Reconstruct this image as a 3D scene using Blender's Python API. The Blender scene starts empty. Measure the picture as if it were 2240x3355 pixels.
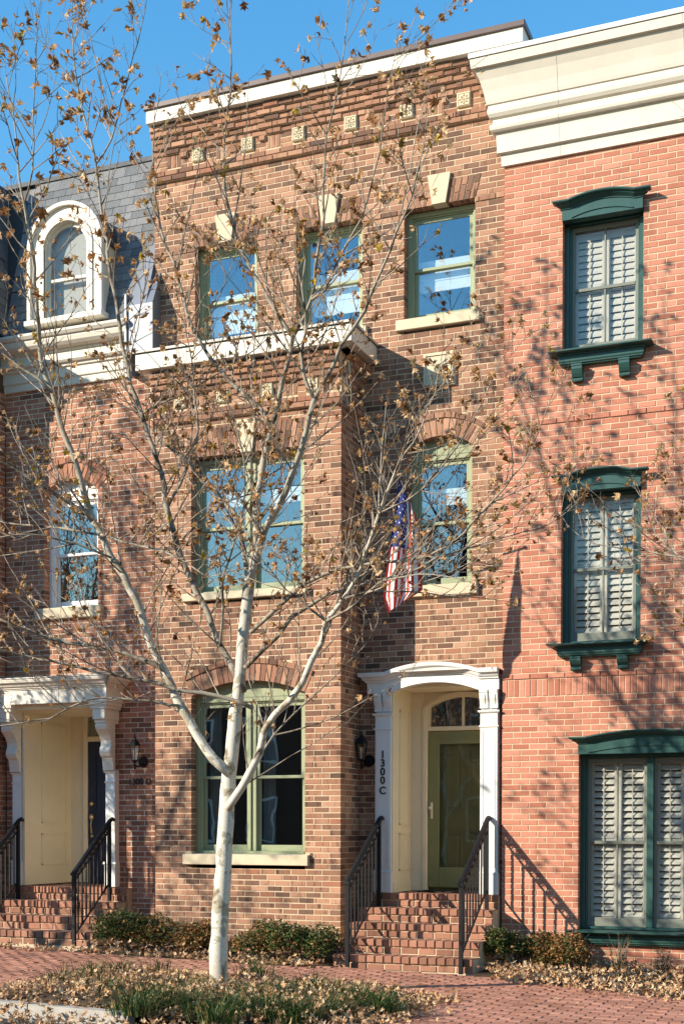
import bpy, math, random
from mathutils import Vector, Matrix

# ------------------------------------------------------------------ camera
scene = bpy.context.scene
FPX, V0 = 4384.547, 2801.67          # focal length and principal row, in photo pixels (2240 wide)
YAW, PITCH, ROLL = 0.379843, -0.0196966, 0.00182536
CAM = Vector((4.089, -15.306, 1.575))
_fw = Vector((-math.sin(YAW)*math.cos(PITCH), math.cos(YAW)*math.cos(PITCH), math.sin(PITCH)))
_r0 = Vector((math.cos(YAW), math.sin(YAW), 0.0)); _u0 = _r0.cross(_fw)
_rt = math.cos(ROLL)*_r0 + math.sin(ROLL)*_u0
_up = -math.sin(ROLL)*_r0 + math.cos(ROLL)*_u0
cd = bpy.data.cameras.new('camera'); cam = bpy.data.objects.new('camera', cd)
scene.collection.objects.link(cam)
cam.matrix_world = Matrix(((_rt.x,_up.x,-_fw.x,CAM.x),(_rt.y,_up.y,-_fw.y,CAM.y),(_rt.z,_up.z,-_fw.z,CAM.z),(0,0,0,1)))
cd.sensor_fit = 'HORIZONTAL'; cd.sensor_width = 36.0
cd.lens = FPX/2240*36.0; cd.shift_x = 0.0; cd.shift_y = (V0-1677.5)/2240
cd.clip_start = 0.1; cd.clip_end = 3000
scene.camera = cam
scene.render.resolution_x = 683; scene.render.resolution_y = 1024

# ------------------------------------------------------------------ sky, sun, exposure
SUNV = Vector((-1.115, -1.0, 0.68)).normalized()          # towards the sun
w = bpy.data.worlds.new('World'); scene.world = w; w.use_nodes = True
nt = w.node_tree; nt.nodes.clear()
sky = nt.nodes.new('ShaderNodeTexSky'); sky.sky_type = 'NISHITA'; sky.sun_disc = False
sky.sun_elevation = math.asin(SUNV.z); sky.sun_rotation = math.atan2(SUNV.x, SUNV.y)
sky.altitude = 50; sky.air_density = 2.0; sky.dust_density = 0.0; sky.ozone_density = 7.0
bg = nt.nodes.new('ShaderNodeBackground'); bg.inputs['Strength'].default_value = 0.136
wo = nt.nodes.new('ShaderNodeOutputWorld')
hs = nt.nodes.new('ShaderNodeHueSaturation'); hs.inputs['Saturation'].default_value = 1.22
nt.links.new(sky.outputs[0], hs.inputs['Color']); nt.links.new(hs.outputs[0], bg.inputs[0]); nt.links.new(bg.outputs[0], wo.inputs[0])
sl = bpy.data.lights.new('sun', 'SUN'); sl.energy = 5.0; sl.angle = math.radians(0.5); sl.color = (1.0, 0.90, 0.74)
so = bpy.data.objects.new('sun', sl); scene.collection.objects.link(so)
so.rotation_euler = SUNV.to_track_quat('Z', 'Y').to_euler(); so.location = (-10, -12, 14)
scene.view_settings.view_transform = 'Standard'; scene.view_settings.look = 'None'
scene.view_settings.gamma = 1.0; scene.view_settings.use_curve_mapping = False
scene.view_settings.exposure = 0.93

# ------------------------------------------------------------------ helpers
R = random.Random(11)
COL = scene.collection
def ray(u, v): return _fw + _rt*((u-1120)/FPX) - _up*((v-V0)/FPX)
def PT(u, v, Y):                       # photo pixel -> point on the vertical plane y = Y
    q = ray(u, v); return CAM + q*((Y-CAM.y)/q.y)
def proj(p):
    q = Vector(p)-CAM; z = q.dot(_fw)
    return 1120+FPX*q.dot(_rt)/z, V0-FPX*q.dot(_up)/z, z
def gz(x): return -0.02*(x+0.5)        # the pavement falls gently to the right

def tag(o, label=None, cat=None, group=None, kind=None):
    if label: o['label'] = label
    if cat: o['category'] = cat
    if group: o['group'] = group
    if kind: o['kind'] = kind
    return o
def empty(name, loc, label, cat, group=None):
    o = bpy.data.objects.new(name, None); COL.objects.link(o); o.location = loc
    o.empty_display_size = 0.2
    return tag(o, label, cat, group)
def attach(o, parent):
    """parent o, whose mesh is in world coordinates"""
    if parent is not None:
        o.parent = parent
        off = Vector((0,0,0)); p = parent
        while p is not None: off += Vector(p.location); p = p.parent
        o.location = -off
    return o
def obj(name, me, parent=None):
    o = bpy.data.objects.new(name, me); COL.objects.link(o); return attach(o, parent)

class MB:
    def __init__(s): s.v=[]; s.f=[]; s.r=[]; s.m=[]
    def add(s, vs, fs, r=0.0, m=0):
        n=len(s.v); s.v.extend(tuple(x) for x in vs)
        for f in fs: s.f.append(tuple(i+n for i in f)); s.r.append(r); s.m.append(m)
    def box(s, x0,x1,y0,y1,z0,z1, r=0.0, m=0):
        s.add([(x0,y0,z0),(x1,y0,z0),(x1,y1,z0),(x0,y1,z0),(x0,y0,z1),(x1,y0,z1),(x1,y1,z1),(x0,y1,z1)],
              [(0,3,2,1),(4,5,6,7),(0,1,5,4),(1,2,6,5),(2,3,7,6),(3,0,4,7)], r, m)
        return s
    def bbox(s, x0,x1,y0,y1,z0,z1, b=0.004, r=0.0, m=0):
        """box with chamfered front (-y) edges"""
        s.add([(x0+b,y0,z0+b),(x1-b,y0,z0+b),(x1-b,y0,z1-b),(x0+b,y0,z1-b),
               (x0,y0+b,z0),(x1,y0+b,z0),(x1,y0+b,z1),(x0,y0+b,z1),
               (x0,y1,z0),(x1,y1,z0),(x1,y1,z1),(x0,y1,z1)],
              [(0,1,2,3),(0,4,5,1),(1,5,6,2),(2,6,7,3),(3,7,4,0),(4,8,9,5),(5,9,10,6),(6,10,11,7),(7,11,8,4),(8,11,10,9)], r, m)
        return s
    def hexa(s, p, r=0.0, m=0):
        s.add(p, [(0,3,2,1),(4,5,6,7),(0,1,5,4),(1,2,6,5),(2,3,7,6),(3,0,4,7)], r, m); return s
    def prism(s, poly, y0, y1, r=0.0, m=0):
        """polygon of (x,z), extruded along y"""
        n=len(poly)
        s.add([(x,y0,z) for x,z in poly]+[(x,y1,z) for x,z in poly],
              [tuple(range(n)), tuple(range(2*n-1,n-1,-1))]+[(i,i+n,(i+1)%n+n,(i+1)%n) for i in range(n)], r, m); return s
    def prism_x(s, poly, x0, x1, r=0.0, m=0):
        """polygon of (y,z), extruded along x"""
        n=len(poly)
        s.add([(x0,y,z) for y,z in poly]+[(x1,y,z) for y,z in poly],
              [tuple(range(n)), tuple(range(2*n-1,n-1,-1))]+[(i,i+n,(i+1)%n+n,(i+1)%n) for i in range(n)], r, m); return s
    def prism_z(s, poly, z0, z1, r=0.0, m=0):
        n=len(poly)
        s.add([(x,y,z0) for x,y in poly]+[(x,y,z1) for x,y in poly],
              [tuple(range(n)), tuple(range(2*n-1,n-1,-1))]+[(i,i+n,(i+1)%n+n,(i+1)%n) for i in range(n)], r, m); return s
    def strip(s, inner, outer, y0, y1, r=0.0, m=0):
        """solid band between two (x,z) polylines of equal length"""
        n=len(inner); V=[]
        for a,b in zip(inner,outer): V += [(a[0],y0,a[1]),(b[0],y0,b[1]),(b[0],y1,b[1]),(a[0],y1,a[1])]
        F=[(0,1,2,3),(4*n-4,4*n-1,4*n-2,4*n-3)]
        for i in range(n-1):
            k=4*i
            for j in range(4): F.append((k+j,k+(j+1)%4+0,k+4+(j+1)%4,k+4+j))
        s.add(V,F,r,m); return s
    def sweep(s, path, prof, yw, lret=True, rret=True, r=0.0, m=0):
        """moulding: profile (a = projection towards -y, b = offset along path normal) along (x,z) path; mitred returns"""
        n=len(path); k=len(prof); rings=[]
        for i,(x,z) in enumerate(path):
            if i==0: d=(path[1][0]-x, path[1][1]-z)
            elif i==n-1: d=(x-path[i-1][0], z-path[i-1][1])
            else:
                a=(x-path[i-1][0],z-path[i-1][1]); b=(path[i+1][0]-x,path[i+1][1]-z)
                la=math.hypot(*a); lb=math.hypot(*b); d=(a[0]/la+b[0]/lb,a[1]/la+b[1]/lb)
            L=math.hypot(*d); d=(d[0]/L,d[1]/L); nx,nz=-d[1],d[0]
            sc=1.0
            if 0<i<n-1:
                a=(x-path[i-1][0],z-path[i-1][1]); la=math.hypot(*a)
                c=(a[0]*d[0]+a[1]*d[1])/la; sc=1/max(c,.4)
            sh = -1 if (i==0 and lret) else (1 if (i==n-1 and rret) else 0)
            rings.append([(x+nx*b*sc+sh*a, yw-a, z+nz*b*sc) for a,b in prof])
        if lret: rings.insert(0,[(p[0],yw,p[2]) for p in rings[0]])
        if rret: rings.append([(p[0],yw,p[2]) for p in rings[-1]])
        V=[p for rg in rings for p in rg]; F=[]
        for i in range(len(rings)-1):
            for j in range(k-1): F.append((i*k+j,(i+1)*k+j,(i+1)*k+j+1,i*k+j+1))
        if not lret: F.append(tuple(range(k)))
        if not rret: F.append(tuple((len(rings)-1)*k+j for j in range(k-1,-1,-1)))
        s.add(V,F,r,m); return s
    def tube(s, pts, rad, n=6, r=0.0, m=0, cap=True):
        pts=[Vector(p) for p in pts]; V=[]; F=[]; ref=None
        for i,p in enumerate(pts):
            t=(pts[min(i+1,len(pts)-1)]-pts[max(i-1,0)])
            if t.length<1e-9: t=Vector((0,0,1))
            t.normalize()
            if ref is None: ref=Vector((1,0,0)) if abs(t.x)<.9 else Vector((0,1,0))
            a=t.cross(ref)
            if a.length<1e-6: a=t.cross(Vector((0.3,1,0.2)))
            a.normalize(); b=t.cross(a); ref=-t.cross(b) if False else ref
            rr=rad[i] if isinstance(rad,(list,tuple)) else rad
            for j in range(n):
                q=2*math.pi*j/n; V.append(p+a*(math.cos(q)*rr)+b*(math.sin(q)*rr))
        for i in range(len(pts)-1):
            for j in range(n): F.append((i*n+j,i*n+(j+1)%n,(i+1)*n+(j+1)%n,(i+1)*n+j))
        if cap: F.append(tuple(range(n-1,-1,-1))); F.append(tuple((len(pts)-1)*n+j for j in range(n)))
        s.add(V,F,r,m); return s
    def lathe(s, c, prof, n=12, r=0.0, m=0):
        """profile (radius, z) around a vertical axis at c"""
        V=[];F=[];k=len(prof)
        for i in range(n):
            q=2*math.pi*i/n
            for rr,z in prof: V.append((c[0]+rr*math.cos(q),c[1]+rr*math.sin(q),c[2]+z))
        for i in range(n):
            for j in range(k-1): F.append((i*k+j,((i+1)%n)*k+j,((i+1)%n)*k+j+1,i*k+j+1))
        s.add(V,F,r,m); return s
    def ball(s, c, rad, n=8, r=0.0, m=0, sz=1.0):
        k=n//2+1
        return s.lathe(c,[(max(1e-4,rad*math.sin(math.pi*i/(k-1))),-rad*sz*math.cos(math.pi*i/(k-1))) for i in range(k)],n,r,m)
    def mesh(s, name, mats, smooth=False):
        me=bpy.data.meshes.new(name); me.from_pydata(s.v,[],s.f)
        for mt in (mats if isinstance(mats,(list,tuple)) else [mats]): me.materials.append(mt)
        at=me.attributes.new('rnd','FLOAT','FACE'); at.data.foreach_set('value',s.r)
        me.polygons.foreach_set('material_index',s.m)
        if smooth: me.polygons.foreach_set('use_smooth',[True]*len(s.f))
        me.update(); return me
    def build(s, name, mats, parent=None, smooth=False, label=None, kind=None):
        o=obj(name, s.mesh(name,mats,smooth), parent); tag(o,label=label,kind=kind); return o

# ------------------------------------------------------------------ materials
def new_mat(name):
    m=bpy.data.materials.new(name); m.use_nodes=True; n=m.node_tree; n.nodes.clear()
    out=n.nodes.new('ShaderNodeOutputMaterial'); b=n.nodes.new('ShaderNodeBsdfPrincipled')
    n.links.new(b.outputs[0],out.inputs[0]); return m,n,b,out
def N(n,t,**kw):
    x=n.nodes.new(t)
    for k,v in kw.items(): setattr(x,k,v)
    return x
def ramp(n, stops, interp='LINEAR'):
    r=N(n,'ShaderNodeValToRGB'); r.color_ramp.interpolation=interp
    e=r.color_ramp.elements
    while len(e)>1: e.remove(e[-1])
    e[0].position=stops[0][0]; e[0].color=(*stops[0][1],1)
    for p,c in stops[1:]:
        q=e.new(p); q.color=(*c,1)
    return r
def noise(n, coord, scale, detail=3, rough=.55, dist=0.0):
    t=N(n,'ShaderNodeTexNoise'); t.inputs['Scale'].default_value=scale; t.inputs['Detail'].default_value=detail
    t.inputs['Roughness'].default_value=rough; t.inputs['Distortion'].default_value=dist
    n.links.new(coord,t.inputs['Vector']); return t
def mix(n, fac, a, b, mode='MIX'):
    x=N(n,'ShaderNodeMix',data_type='RGBA',blend_type=mode)
    if isinstance(fac,(int,float)): x.inputs[0].default_value=fac
    else: n.links.new(fac,x.inputs[0])
    for i,c in ((6,a),(7,b)):
        if isinstance(c,(tuple,list)): x.inputs[i].default_value=(*c,1)
        else: n.links.new(c,x.inputs[i])
    return x.outputs[2]
def bump(n, b, height, strength, dist=0.01):
    x=N(n,'ShaderNodeBump'); x.inputs['Strength'].default_value=strength; x.inputs['Distance'].default_value=dist
    n.links.new(height,x.inputs['Height']); n.links.new(x.outputs[0],b.inputs['Normal'])
def mathn(n, op, a, bb):
    x=N(n,'ShaderNodeMath',operation=op)
    for i,c in enumerate((a,bb)):
        if isinstance(c,(int,float)): x.inputs[i].default_value=c
        else: n.links.new(c,x.inputs[i])
    return x.outputs[0]
def rnd_source(n, single):
    if single: return N(n,'ShaderNodeObjectInfo').outputs['Random']
    a=N(n,'ShaderNodeAttribute',attribute_type='GEOMETRY',attribute_name='rnd'); return a.outputs['Fac']
def shifted(n, single):
    """texture coordinates, different for every piece"""
    tc=N(n,'ShaderNodeTexCoord'); r=rnd_source(n,single)
    s=N(n,'ShaderNodeCombineXYZ')
    k=mathn(n,'MULTIPLY',r,37.0); n.links.new(k,s.inputs[0]); n.links.new(mathn(n,'MULTIPLY',r,91.0),s.inputs[2])
    v=N(n,'ShaderNodeVectorMath',operation='ADD'); n.links.new(tc.outputs['Object'],v.inputs[0]); n.links.new(s.outputs[0],v.inputs[1])
    return v.outputs[0], r
def piece_mat(name, stops, single, streak=0.35, rough=.85, dark=(.07,.035,.025), ns=26, b=.25):
    m,n,bs,o=new_mat(name); co,r=shifted(n,single)
    base=ramp(n,stops).outputs[0]; n.links.new(r,base.node.inputs[0])
    sc=N(n,'ShaderNodeVectorMath',operation='MULTIPLY'); n.links.new(co,sc.inputs[0]); sc.inputs[1].default_value=(2.2,2.2,.5)
    t=noise(n,sc.outputs[0],6,2); f=ramp(n,[(.52,(0,0,0)),(.70,(1,1,1))]).outputs[0]; n.links.new(t.outputs['Fac'],f.node.inputs[0])
    r2=mathn(n,'FRACT',mathn(n,'MULTIPLY',r,17.31),0.0)
    gate=mathn(n,'MULTIPLY',f,mathn(n,'MULTIPLY',r2,streak*1.6))
    c=mix(n,gate,base,dark)
    g=noise(n,co,ns*4,4,.7); gr=ramp(n,[(.25,(.72,.72,.72)),(.75,(1.22,1.22,1.22))]).outputs[0]; n.links.new(g.outputs['Fac'],gr.node.inputs[0])
    c=mix(n,1.0,c,gr,'MULTIPLY')
    ge=N(n,'ShaderNodeNewGeometry'); ws=N(n,'ShaderNodeVectorMath',operation='MULTIPLY'); n.links.new(ge.outputs['Position'],ws.inputs[0]); ws.inputs[1].default_value=(1.0,1.0,.35)
    wn=noise(n,ws.outputs[0],1.1,6,.68,.4); wr=ramp(n,[(.30,(.70,.68,.66)),(.48,(1,1,1)),(.70,(1.10,1.09,1.08))]).outputs[0]; n.links.new(wn.outputs['Fac'],wr.node.inputs[0]); c=mix(n,1.0,c,wr,'MULTIPLY')
    n.links.new(c,bs.inputs['Base Color']); bs.inputs['Roughness'].default_value=rough
    bs.inputs['Specular IOR Level'].default_value=.25
    bump(n,bs,noise(n,co,ns*5,5,.7).outputs['Fac'],b,.004); return m
def simple(name, col, rough=.6, var=.08, scale=7, spec=.35, metal=0.0, bmp=.06, bscale=60, stain=None):
    m,n,bs,o=new_mat(name); tc=N(n,'ShaderNodeTexCoord')
    t=noise(n,tc.outputs['Object'],scale,5,.62)
    lo=tuple(max(0,c*(1-var)) for c in col); hi=tuple(min(1,c*(1+var)) for c in col)
    c=ramp(n,[(.3,lo),(.7,hi)]).outputs[0]; n.links.new(t.outputs['Fac'],c.node.inputs[0])
    if stain:
        t2=noise(n,tc.outputs['Object'],stain[1],6,.7); k=ramp(n,[(stain[2],(0,0,0)),(stain[2]+.18,(1,1,1))]).outputs[0]
        n.links.new(t2.outputs['Fac'],k.node.inputs[0]); c=mix(n,mathn(n,'MULTIPLY',k,stain[3]),c,stain[0])
        sv=N(n,'ShaderNodeVectorMath',operation='MULTIPLY'); n.links.new(tc.outputs['Object'],sv.inputs[0]); sv.inputs[1].default_value=(9,9,.7)
        t3=noise(n,sv.outputs[0],1.6,4,.6); k3=ramp(n,[(.56,(0,0,0)),(.74,(1,1,1))]).outputs[0]; n.links.new(t3.outputs['Fac'],k3.node.inputs[0]); c=mix(n,mathn(n,'MULTIPLY',k3,stain[3]*.7),c,stain[0])
    n.links.new(c,bs.inputs['Base Color']); bs.inputs['Roughness'].default_value=rough
    bs.inputs['Specular IOR Level'].default_value=spec; bs.inputs['Metallic'].default_value=metal
    if bmp: bump(n,bs,noise(n,tc.outputs['Object'],bscale,4,.6).outputs['Fac'],bmp,.004)
    return m
def glass_mat(name, refl, tint=(.9,.94,.96)):
    m=bpy.data.materials.new(name); m.use_nodes=True; n=m.node_tree; n.nodes.clear()
    out=N(n,'ShaderNodeOutputMaterial'); g=N(n,'ShaderNodeBsdfGlossy'); g.inputs['Roughness'].default_value=.012
    g.inputs['Color'].default_value=(.92,.95,1,1)
    t=N(n,'ShaderNodeBsdfTransparent'); t.inputs[0].default_value=(*tint,1)
    fr=N(n,'ShaderNodeLayerWeight'); fr.inputs['Blend'].default_value=.5
    f=mathn(n,'ADD',mathn(n,'MULTIPLY',mathn(n,'POWER',fr.outputs['Facing'],4.0),.5),refl)
    tc=N(n,'ShaderNodeTexCoord'); w=noise(n,tc.outputs['Object'],1.3,2); b=N(n,'ShaderNodeBump'); b.inputs['Strength'].default_value=.05; b.inputs['Distance'].default_value=.05
    n.links.new(w.outputs['Fac'],b.inputs['Height']); n.links.new(b.outputs[0],g.inputs['Normal'])
    x=N(n,'ShaderNodeMixShader'); n.links.new(f,x.inputs[0]); n.links.new(t.outputs[0],x.inputs[1]); n.links.new(g.outputs[0],x.inputs[2])
    n.links.new(x.outputs[0],out.inputs[0]); return m

CB=[(0,(.105,.060,.042)),(.12,(.190,.102,.068)),(.32,(.275,.140,.088)),(.55,(.325,.168,.104)),(.76,(.385,.208,.132)),(.86,(.430,.245,.160)),(.93,(.300,.130,.078)),(1,(.140,.076,.053))]
RB=[(0,(.360,.132,.084)),(.25,(.430,.168,.108)),(.6,(.480,.200,.132)),(.85,(.520,.232,.158)),(1,(.370,.132,.084))]
DB=[(0,(.160,.074,.046)),(.15,(.300,.130,.078)),(.4,(.385,.170,.102)),(.7,(.440,.208,.128)),(.9,(.34,.14,.082)),(1,(.200,.100,.060))]
PB=[(0,(.27,.120,.080)),(.35,(.360,.165,.110)),(.7,(.420,.205,.142)),(1,(.310,.145,.10))]
SB=[(0,(.210,.100,.066)),(.4,(.310,.145,.094)),(.8,(.390,.190,.125)),(1,(.240,.115,.075))]
MAT={}
for k,st,sk in (('C',CB,.75),('R',RB,.12),('D',DB,.35),('P',PB,.2),('S',SB,.22)):
    MAT[k+'1']=piece_mat('brick_'+k+'_single',st,True,sk); MAT[k+'n']=piece_mat('brick_'+k+'_joined',st,False,sk)
MAT['mortar']=simple('mortar',(.54,.42,.29),.95,.14,9,.1,bmp=.35,bscale=180)
MAT['mortarD']=simple('mortar_grey',(.60,.50,.39),.95,.14,9,.1,bmp=.35,bscale=180)
MAT['lime']=simple('limestone',(.56,.475,.335),.85,.07,5,.2,bmp=.2,bscale=120,stain=((.38,.30,.19),4,.58,.35))
MAT['cream']=simple('cream_paint',(.68,.63,.54),.55,.03,3,.35,bmp=.05,stain=((.58,.50,.38),6,.66,.25))
MAT['corn']=simple('cornice_paint',(.60,.545,.46),.6,.05,4,.3,bmp=.25,bscale=45,stain=((.52,.44,.33),5,.62,.3))
MAT['white']=simple('white_paint',(.72,.70,.66),.5,.03,3,.35,bmp=.04,stain=((.60,.56,.50),7,.66,.2))
MAT['tan']=simple('tan_paint',(.74,.645,.47),.55,.04,3,.35,bmp=.04)
MAT['sage']=simple('sage_green_paint',(.27,.295,.175),.45,.05,5,.4,bmp=.04)
MAT['olive']=simple('olive_door_paint',(.200,.200,.085),.4,.06,4,.4,bmp=.04)
MAT['green']=simple('dark_green_paint',(.024,.072,.063),.38,.08,5,.45,bmp=.06,stain=((.07,.16,.14),8,.66,.3))
MAT['navy']=simple('navy_door_paint',(.012,.022,.055),.4,.06,4,.45,bmp=.03)
MAT['brown']=simple('brown_metal',(.125,.088,.080),.45,.06,4,.4,bmp=.03)
MAT['dkmetal']=simple('dark_flashing',(.05,.045,.045),.5,.06,4,.4,bmp=.03)
MAT['steel']=simple('pale_sheet_metal',(.17,.185,.215),.45,.06,3,.5,metal=.3,bmp=.04,bscale=8)
MAT['iron']=simple('black_iron',(.008,.009,.011),.5,.1,30,.25,bmp=.08)
MAT['ironball']=simple('worn_iron_ball',(.10,.10,.105),.22,.1,30,.6,metal=.6,bmp=.02)
MAT['brass']=simple('brass',(.62,.48,.24),.28,.05,10,.5,metal=.9,bmp=.02)
MAT['nickel']=simple('nickel',(.72,.68,.60),.3,.05,10,.5,metal=.7,bmp=.02)
MAT['slate1']=piece_mat('slate_single',[(0,(.105,.110,.118)),(.5,(.145,.150,.158)),(1,(.19,.192,.198))],True,.2,.7,(.06,.065,.07),10,.35)
MAT['glass']=glass_mat('window_glass',.17)
MAT['glassR']=glass_mat('screened_glass',.032,(.84,.84,.82))
MAT['glass0']=glass_mat('ground_floor_glass',.19,(.80,.86,.86))
MAT['door_glass']=glass_mat('storm_door_glass',.07,(.88,.88,.84))
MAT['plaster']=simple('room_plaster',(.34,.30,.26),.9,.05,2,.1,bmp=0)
MAT['dark_room']=simple('dark_room_wall',(.045,.042,.040),.9,.1,2,.1,bmp=0)  # near-black walls put the dimness of unlit rooms into the colour
MAT['floorb']=simple('room_floor',(.16,.10,.06),.6,.1,4,.3,bmp=0)
MAT['blind']=simple('white_reflection',(.80,.80,.80),.7,.03,3,.2,bmp=0)  # white of the bands that imitate reflections in the panes
MAT['shutter']=simple('white_shutter',(.78,.77,.74),.5,.03,6,.3,bmp=0)
MAT['curtain']=simple('pale_curtain',(.46,.44,.42),.9,.08,12,.1,bmp=.1)
MAT['asphalt']=simple('asphalt',(.055,.054,.052),.9,.25,14,.2,bmp=.5,bscale=220)
MAT['soil']=simple('soil',(.060,.042,.028),.95,.35,9,.1,bmp=.8,bscale=60)
MAT['curb']=simple('concrete_kerb',(.36,.335,.30),.85,.12,6,.2,bmp=.3,bscale=90,stain=((.25,.22,.18),7,.55,.5))
MAT['sand']=simple('joint_sand',(.085,.055,.040),.95,.2,20,.1,bmp=.5,bscale=200)
MAT['mat_black']=simple('rubber_mat',(.012,.012,.012),.9,.2,60,.2,bmp=.5,bscale=300)
MAT['black']=simple('black_lettering',(.015,.015,.015),.5,.05,20,.3,bmp=0)
MAT['lampglass']=glass_mat('lantern_glass',.12,(.95,.92,.84))
MAT['bulb']=simple('frosted_bulb',(.85,.82,.74),.4,.02,5,.4,bmp=0)
MAT['blindg']=simple('grey_blind',(.62,.62,.62),.8,.04,3,.2,bmp=0)
MAT['slate_flat']=simple('slate_dark',(.10,.105,.115),.75,.15,9,.3,bmp=.2,bscale=30)
# ------------------------------------------------------------------ brickwork
CO, BH, ST, BL = 0.0677, 0.0579, 0.2032, 0.1934
_unit={}
def unit_bricks(key):
    if key not in _unit:
        L=[]
        for i in range(5):
            mb=MB(); j=lambda: R.uniform(-.0015,.0015)
            mb.bbox(-BL/2+j(),BL/2+j(),0,.138,-BH/2+j(),BH/2+j(),.0035+.001*R.random())
            L.append(mb.mesh('brick_unit',MAT[key+'1']))
        _unit[key]=L
    return _unit[key]
def cut(iv, cuts):
    for c in cuts:
        if not c: continue
        n=[]
        for a,b in iv:
            if c[1]<=a or c[0]>=b: n.append((a,b)); continue
            if c[0]>a: n.append((a,c[0]))
            if c[1]<b: n.append((c[1],b))
        iv=n
    return iv
def union(f, za, zb):
    r=[f(za+(zb-za)*t) for t in (.02,.5,.98)]; r=[x for x in r if x]
    return (min(x[0] for x in r),max(x[1] for x in r)) if r else None
def brick_wall(parent, name, T, a0,a1,z0,z1, voids, rings, key, nind, prot=None, depth=.14, mort='mortar', single=True, phase=0.0, label=None):
    rows=int(math.ceil((z1-z0)/CO)); bricks=[]; mm=MB(); pend={}
    def flush(k):
        za,zb=pend.pop(k); a,b=k
        p=[T(aa,zz,dd) for zz in (za,zb) for (aa,dd) in ((a+.003,.004),(b-.003,.004),(b-.003,depth-.004),(a+.003,depth-.004))]
        mm.hexa(p,R.random())
    for i in range(rows):
        zl=z0+i*CO; zh=min(zl+CO,z1); zm=(zl+zh)/2
        if zh-zl<.03: continue
        mi=cut([(a0,a1)],[union(f,zl,zh) for f in voids]); keep=set()
        for k in mi:
            if k in pend and abs(pend[k][1]-zl)<1e-6: pend[k]=(pend[k][0],zh)
            elif k in pend: flush(k); pend[k]=(zl,zh)
            else: pend[k]=(zl,zh)
            keep.add(k)
        for k in list(pend):
            if k not in keep: flush(k)
        bi=cut([(a0,a1)],[union(f,zl,zh) for f in voids]+[f(zm) for f in rings])
        ph=phase+(i%2)*ST/2+(i%5==3)*.008
        for a,b in bi:
            if b-a<.02: continue
            js=[a]; k=math.ceil((a-ph)/ST+1e-9)
            while ph+k*ST<b-1e-6:
                js.append(ph+k*ST); k+=1
            js.append(b)
            if len(js)>2 and js[1]-js[0]<.045: js.pop(1)
            if len(js)>2 and js[-1]-js[-2]<.045: js.pop(-2)
            for q in range(len(js)-1):
                x0=js[q]+(.0049 if q>0 else 0); x1=js[q+1]-(.0049 if q<len(js)-2 else 0)
                bricks.append((x0,x1,zl+.0049,zh-.0049 if zh<z1-1e-4 else zh))
    for k in list(pend): flush(k)
    for (x0,x1,za,zb) in bricks:
        pr=prot((x0,x1,za,zb)) if prot else 0.0
        if pr>1e-6: mm.hexa([T(aa,zz,dd) for zz in (za-.004,zb+.004) for (aa,dd) in ((x0-.006,.012-pr),(x1+.006,.012-pr),(x1+.006,.02),(x0-.006,.02))],R.random())
    wall=mm.build(name,MAT[mort],parent,label=label)
    cand=[]
    for n_,b in enumerate(bricks):
        pr=prot(b) if prot else 0.0
        if single and abs(pr)<1e-6 and abs(b[1]-b[0]-BL)<1e-4 and abs(b[3]-b[2]-BH)<1e-3:
            p=Vector(T((b[0]+b[1])/2,(b[2]+b[3])/2,0)); u,v,z=proj(p)
            if 20<u<2220 and 20<v<3335: cand.append((z,n_,p))
    cand.sort(key=lambda t:t[0]); pick={c[1]:c[2] for c in cand[:nind]}
    mb=MB(); units=unit_bricks(key)
    for n_,b in enumerate(bricks):
        jd=R.uniform(-.0016,.0016)
        if n_ in pick:
            p=pick[n_]; o=bpy.data.objects.new('brick',R.choice(units)); COL.objects.link(o); o.parent=wall
            o.location=(p.x+R.uniform(-.001,.001),p.y+jd,p.z+R.uniform(-.001,.001)); o.rotation_euler=(0,R.uniform(-.006,.006),R.uniform(-.006,.006))
            continue
        pr=prot(b) if prot else 0.0
        x0,x1,za,zb=b
        d0=jd-pr; d1=depth; e=.0035; ja=[R.uniform(-.0012,.0012) for _ in range(4)]
        V=[T(x0+e,za+e+ja[0],d0),T(x1-e,za+e+ja[1],d0),T(x1-e,zb-e+ja[2],d0),T(x0+e,zb-e+ja[3],d0),
           T(x0,za+ja[0],d0+e),T(x1,za+ja[1],d0+e),T(x1,zb+ja[2],d0+e),T(x0,zb+ja[3],d0+e),
           T(x0,za,d1),T(x1,za,d1),T(x1,zb,d1),T(x0,zb,d1)]
        mb.add(V,[(0,1,2,3),(0,4,5,1),(1,5,6,2),(2,6,7,3),(3,7,4,0),(4,8,9,5),(5,9,10,6),(6,10,11,7),(7,11,8,4)],R.random())
    mb.build('bricks',MAT[key+'n'],wall,kind='stuff')
    return wall
def front_T(y): return lambda a,z,d: (a,y+d,z)
def side_T(x): return lambda a,z,d: (x-d,a,z)          # face looking to +x, a runs along +y
def rect(x0,x1,z0,z1): return lambda z: (x0,x1) if z0<=z<=z1 else None
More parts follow.
